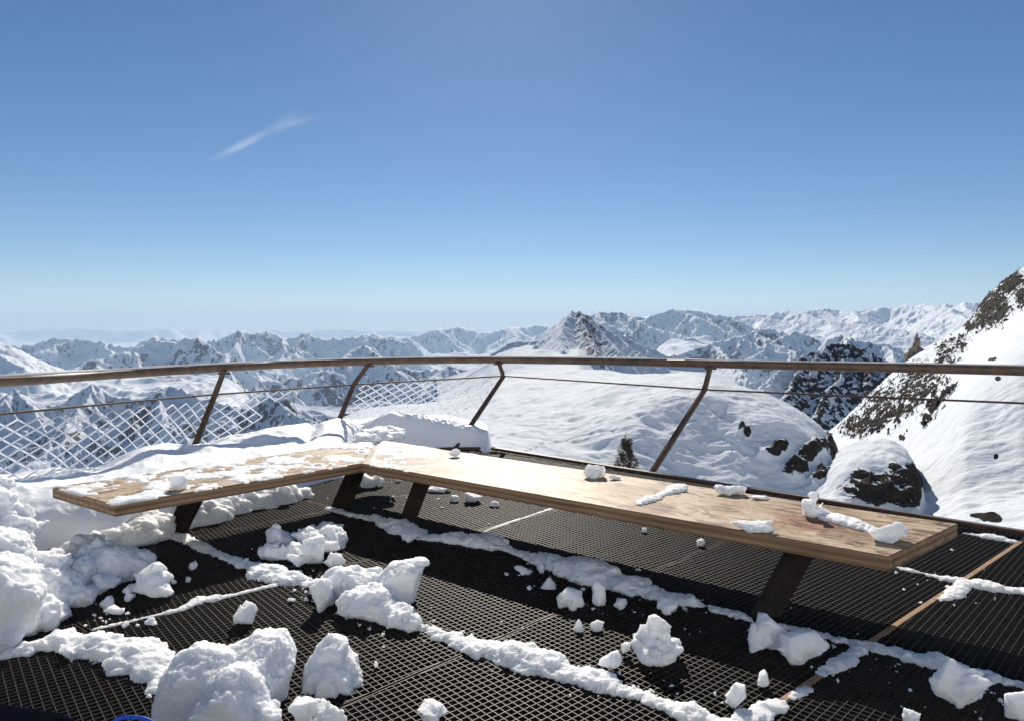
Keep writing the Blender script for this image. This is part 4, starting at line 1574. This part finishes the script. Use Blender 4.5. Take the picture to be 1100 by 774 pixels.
# right: blue ridges in front, wide glacier ranges behind
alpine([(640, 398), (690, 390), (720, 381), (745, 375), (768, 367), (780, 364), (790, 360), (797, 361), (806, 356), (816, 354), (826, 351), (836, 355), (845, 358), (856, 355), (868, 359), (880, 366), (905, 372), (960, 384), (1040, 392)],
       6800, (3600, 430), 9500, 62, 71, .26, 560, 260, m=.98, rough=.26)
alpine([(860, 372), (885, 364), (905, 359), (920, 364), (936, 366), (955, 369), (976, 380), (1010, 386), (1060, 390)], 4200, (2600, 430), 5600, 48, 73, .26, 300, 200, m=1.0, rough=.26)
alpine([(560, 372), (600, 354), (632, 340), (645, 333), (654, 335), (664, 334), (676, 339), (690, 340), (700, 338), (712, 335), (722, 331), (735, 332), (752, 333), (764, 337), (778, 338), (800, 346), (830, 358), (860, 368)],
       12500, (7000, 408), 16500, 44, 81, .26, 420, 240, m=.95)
alpine([(690, 352), (740, 345), (775, 340), (800, 338), (820, 338), (832, 336), (842, 333), (856, 336), (866, 335), (880, 331), (900, 332.5), (912, 334), (925, 333), (940, 331), (950, 329), (960, 331), (972, 327.5), (982, 330),
        (992, 326), (1004, 328), (1014, 326), (1026, 328), (1036, 324), (1046, 325), (1070, 326), (1130, 330), (1200, 334)],
       14500, (7500, 396), 20000, 44, 83, .10, 640, 260, m=.50, drop=.75, g0=.16)
# centre: pale ranges
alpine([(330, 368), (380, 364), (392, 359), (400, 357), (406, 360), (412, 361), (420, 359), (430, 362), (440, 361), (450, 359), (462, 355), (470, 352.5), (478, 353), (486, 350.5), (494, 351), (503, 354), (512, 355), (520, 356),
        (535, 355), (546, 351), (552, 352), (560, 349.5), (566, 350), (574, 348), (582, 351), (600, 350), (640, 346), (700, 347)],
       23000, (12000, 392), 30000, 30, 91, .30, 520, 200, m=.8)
# left: one behind the other
alpine([(-260, 366), (-120, 372), (-60, 373), (0, 369), (20, 371), (40, 368), (52, 364), (57, 362.5), (64, 364), (80, 363), (96, 366), (110, 366), (125, 371), (140, 373), (155, 366), (165, 361), (176, 363), (190, 364), (220, 366),
        (236, 366), (243, 360), (248, 357.5), (256, 355.5), (262, 354.5), (272, 356), (280, 357), (288, 355.5), (296, 357), (310, 363), (322, 360), (331, 357), (338, 360), (345, 363), (365, 363), (380, 362), (388, 360), (396, 360), (410, 363),
        (440, 366), (480, 372)],
       14500, (8000, 412), 19000, 70, 95, .20, 760, 240, m=1.0, rough=.24)
alpine([(40, 424), (80, 412), (110, 402), (130, 392), (142, 385), (150, 380), (158, 372), (165, 368), (172, 365), (177, 363.5), (184, 366), (190, 368), (196, 364), (201, 363), (213, 361.5), (218, 362.5), (224, 365), (228, 371), (232, 373),
        (245, 382), (258, 387), (275, 394), (310, 402), (350, 408)],
       8600, (5000, 432), 11000, 84, 101, .24, 420, 260, m=1.05, rough=.24)
alpine([(-300, 352), (-160, 356), (-60, 362), (-10, 366), (6, 369), (14, 373), (20, 375), (30, 380), (38, 385), (60, 397), (90, 408), (130, 418), (170, 430), (220, 440), (270, 446)],
       6200, (3800, 440), 8500, 44, 107, .16, 380, 220, m=.66)
alpine([(235, 420), (262, 412), (280, 406), (300, 408), (330, 402), (345, 397), (354, 392), (364, 386), (373, 380), (380, 376), (388, 372), (394, 371), (402, 375), (410, 381), (430, 392), (445, 398), (460, 397), (480, 392), (500, 396), (540, 396)],
       7600, (4600, 440), 9800, 62, 113, .24, 420, 220, m=1.0, rough=.24)
# valley shoulders seen through the railing
alpine([(-320, 416), (-120, 420), (-40, 430), (0, 426), (10, 420), (18, 417), (28, 422), (40, 430), (62, 434), (80, 422), (92, 414), (100, 411), (108, 413), (122, 424), (150, 428), (170, 420), (185, 414), (200, 418), (215, 426), (240, 434), (262, 438),
        (275, 431), (288, 425), (297, 424), (312, 427), (322, 436), (330, 442), (350, 446), (380, 442), (420, 436), (450, 430), (470, 430), (520, 434)],
       3800, (1500, 560), 5600, 84, 119, .26, 760, 420, m=.95, drop=.8, rough=.26, mat=terrain_mat('valley_snow', 26, ((.05, .05, .052), (.14, .13, .125)), ledge=.25))
# furthest, half lost in the air
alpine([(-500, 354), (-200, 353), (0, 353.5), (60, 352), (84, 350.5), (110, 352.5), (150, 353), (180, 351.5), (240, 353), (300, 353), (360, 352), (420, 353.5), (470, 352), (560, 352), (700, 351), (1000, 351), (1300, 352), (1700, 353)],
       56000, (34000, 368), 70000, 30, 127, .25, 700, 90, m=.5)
# valley floor
mb = MB()
mb.tube([(0, 0, -1900), (0, 0, -1895)], 76000, 64)
o = mb.build('terrain', None)
me = o.data
set_attr(me, 'rock', np.full(len(me.vertices), .1))
me.materials.append(FARM)
tag(o, kind='structure')

# unseen snow slope behind the viewpoint, made steep and pale to bounce fill light
gx, gy = np.meshgrid(np.linspace(-600, 600, 160), np.linspace(-30, -620, 120))
P = np.stack([gx, gy, -16 + (-gy - 30) * .62 + 0 * gx], -1)
P[..., 2] += 9 * fl_(fbm, P, 90, 4, 141) + 2 * fl_(fbm, P, 14, 4, 142)
me = grid_mesh('mountain', P)
rk = np.clip(fl_(fbm, P, 60, 5, 143) * 1.8 - .45, 0, .8)
set_attr(me, 'rock', rk)
tag(link('mountain', me, terrain_mat('fill_slope_snow', 12, snow=((.80, .84, .88), (.86, .89, .92)))), kind='structure')

# small wind-bitten shrub sticking out of the hill beyond the rail
rz = HILL[:, 2] - EYE
yc_, zc_ = HILL[:, 1] * CP - rz * SP, HILL[:, 1] * SP + rz * CP
k_ = np.argmin((CX + F * HILL[:, 0] / yc_ - 672) ** 2 + (CY - F * zc_ / yc_ - 502) ** 2)
b = Vector(HILL[k_])
BIG = b.y / 30
shrub = empty('shrub', (b.x, b.y, b.z))
shrub.scale = (BIG, BIG, BIG)
tag(shrub, 'small dark brown and green shrub poking up beyond the back edge of the bench', 'shrub')
r_ = random.Random(3)
mb = MB()
mb.tube([(0, 0, -.3), (.01, 0, .6), (-.02, .01, 1.15), (-.01, .0, 1.52)], [.05, .04, .028, .014], 7)
for k in range(26):
    z = r_.uniform(.1, 1.3)
    a = r_.uniform(0, 6.28)
    L = (.42 * (1 - z / 1.5) + .05)
    mb.tube([(0, 0, z), (L * .5 * math.cos(a), L * .5 * math.sin(a), z + .08), (L * math.cos(a), L * math.sin(a), z + .10)], [.014, .010, .005], 5)
mb.build('stem', rust_mat('shrub_bark', (.06, .04, .03), (.26, .19, .13), .85, 0, 9), shrub)
mb = MB()
for k in range(2600):
    z = r_.uniform(0, 1) ** 1.25 * 1.3 - .05
    a = r_.uniform(0, 6.28)
    q = (.42 * (1 - z / 1.5) ** .8 + .03) * (r_.uniform(.15, 1.05)) * (1 + .25 * math.sin(a * 3 + z * 7))
    p = Vector((q * math.cos(a), q * math.sin(a), z))
    if math.sin(p.x * 17 + p.z * 9) + math.sin(p.y * 15 - p.z * 11) < -.75:
        continue
    d = Vector((math.cos(a), math.sin(a), r_.uniform(-.2, .9))).normalized() * r_.uniform(.07, .15)
    w2 = d.cross(Vector((r_.gauss(0, 1), r_.gauss(0, 1), r_.gauss(0, 1))))  .normalized() * .022
    mb.add([p - w2, p + w2, p + d], [(0, 1, 2)])
mb.build('foliage', rust_mat('shrub_leaf', (.014, .018, .010), (.085, .06, .036), .8, 0, 6), shrub)

# ------------------------------------------------------------------ bag by the camera, bottom left corner
bag = empty('bag', (-1.45, 1.55, 0))
tag(bag, 'dark padded bag with bright blue trim in the bottom left corner', 'bag')
navy = plain_mat('bag_cloth', (.004, .005, .010), 1.0, 120, .3)
blue = plain_mat('blue_trim', (.02, .07, .45), .4, 60, .15)
S = Snow(191)
v_, f_ = [], []
zt = at(0, 752, 0).y
topz = atD(60, 775, 1.68).z
c = Vector((-1.46, 1.75, 0))
S.hull([Vector((c.x + x, c.y + y, z)) for x in (-.45, .33) for y in (-.12, .12) for z in (0.0, topz - .12)] +
       [Vector((c.x + x, c.y + y, topz - .012)) for x in (-.40, .02) for y in (-.07, .07)] + [Vector((c.x + .27, c.y + y, topz - .055)) for y in (-.07, .07)])
o = S.build('body', .012, .008, .25, None, navy)
w_ = o.location.copy()
o.parent = bag
o.location = w_ - bag.location
pts = [atD(x, y, 1.66) - bag.location for x, y in ((112, 784), (120, 776), (130, 771), (142, 769.5), (154, 771), (164, 775), (174, 781), (186, 789))]
mb = MB()
mb.tube(smooth_path(pts, 4), .0045, 10)
mb.build('piping', blue, bag, True)

# ------------------------------------------------------------------ air and cloud
HZ = 2.5e-5
mb = MB()
mb.bar((0, -90000, -250), (0, 90000, -250), 180000, 3400)
m, nt, b = new_mat('haze')
nt.nodes.remove(b)
pv = nt.nodes.new('ShaderNodeVolumePrincipled')
pv.inputs['Color'].default_value = (.58, .75, .93, 1)
pv.inputs['Density'].default_value = HZ
pv.inputs['Anisotropy'].default_value = 0.0
nt.links.new(pv.outputs[0], nt.nodes['Material Output'].inputs['Volume'])
o = mb.build('haze', m)
tag(o, kind='stuff')


def wisp(a, b, wpx, D, seed, dens):
    A, B = atD(*a, D), atD(*b, D)
    L = (B - A).length
    wd = wpx * D / F
    o_ = bpy.data.objects.new('cloud', raw_mesh('cloud', ICO_V, ICO_F))
    COL.objects.link(o_)
    o_.location = (A + B) / 2
    d = (B - A).normalized()
    o_.rotation_euler = d.to_track_quat('X', 'Z').to_euler()
    o_.scale = (L / 2, wd, wd / 2)
    m, nt, b_ = new_mat('cirrus')
    nt.nodes.remove(b_)
    pv = nt.nodes.new('ShaderNodeVolumePrincipled')
    pv.inputs['Color'].default_value = (1, 1, 1, 1)
    oc_ = obj_co(nt)
    ln_ = nt.nodes.new('ShaderNodeVectorMath')
    ln_.operation = 'LENGTH'
    nt.links.new(oc_, ln_.inputs[0])
    fall = N(nt, 'ShaderNodeMapRange', From__Min=1.0, From__Max=0.0, To__Min=0.0, To__Max=1.0)
    nt.links.new(ln_.outputs['Value'], fall.inputs['Value'])
    nz = noise_n(nt, 1.0, 5, .6, mapped(nt, oc_, (2.2, 3.0, 3.0), (0, 0, .2)), 1.2)
    nr = ramp(nt, nz.outputs['Fac'], [(.38, (0, 0, 0)), (.7, (1, 1, 1))])
    mu = nt.nodes.new('ShaderNodeMath')
    mu.operation = 'MULTIPLY'
    nt.links.new(fall.outputs[0], mu.inputs[0])
    nt.links.new(nr.outputs['Color'], mu.inputs[1])
    m2 = nt.nodes.new('ShaderNodeMath')
    m2.operation = 'MULTIPLY'
    nt.links.new(mu.outputs[0], m2.inputs[0])
    m2.inputs[1].default_value = dens / wd
    nt.links.new(m2.outputs[0], pv.inputs['Density'])
    nt.links.new(pv.outputs[0], nt.nodes['Material Output'].inputs['Volume'])
    o_.data.materials.append(m)
    return tag(o_, kind='stuff')


for k_, (a_, b_, w_, d_) in enumerate((((212, 180), (300, 136), 5, .55), ((238, 166), (292, 140), 4, 1.0), ((262, 150), (345, 122), 6, .45), ((280, 140), (352, 124), 4, .35), ((290, 136), (330, 116), 5, .30), ((225, 170), (285, 148), 3, .5))):
    wisp(a_, b_, w_ * 2.1, 26000 + k_ * 260, k_, d_ * .72)
wisp((918, 322), (962, 298), 7, 60000, 2, .35)

# ------------------------------------------------------------------ light
SUN_AZ, SUN_EL = -1.0, 32.0          # degrees left of straight ahead, above the horizon
w = bpy.data.worlds.new('World')
SC.world = w
w.use_nodes = True
nt = w.node_tree
sky = nt.nodes.new('ShaderNodeTexSky')
sky.sky_type = 'NISHITA'
sky.sun_disc = False
sky.sun_elevation = R(SUN_EL)
sky.sun_rotation = R(SUN_AZ)
sky.altitude = 2900
sky.air_density = 1.0
sky.dust_density = .75
sky.ozone_density = 2.6
hs = nt.nodes.new('ShaderNodeHueSaturation')
hs.inputs['Saturation'].default_value = 1.22
hs.inputs['Hue'].default_value = .4985
nt.links.new(sky.outputs[0], hs.inputs['Color'])
nt.links.new(hs.outputs[0], nt.nodes['Background'].inputs[0])
nt.nodes['Background'].inputs[1].default_value = .059
ld_ = bpy.data.lights.new('sun', 'SUN')
ld_.energy = 4.6
ld_.angle = R(.53)
ld_.color = (1, .915, .80)
sun = bpy.data.objects.new('sun', ld_)
COL.objects.link(sun)
dvec = Vector((math.sin(R(SUN_AZ)) * math.cos(R(SUN_EL)), math.cos(R(SUN_AZ)) * math.cos(R(SUN_EL)), math.sin(R(SUN_EL))))
sun.rotation_euler = dvec.to_track_quat('Z', 'Y').to_euler()
sun.location = (0, 0, 60)

vs = SC.view_settings
vs.view_transform = 'Standard'
vs.look = 'None'
vs.exposure = 0.44
vs.gamma = 1.0
SC.render.engine = 'CYCLES'
SC.cycles.use_denoising = True
SC.cycles.max_bounces = 8
SC.cycles.volume_bounces = 1
SC.cycles.volume_max_steps = 64
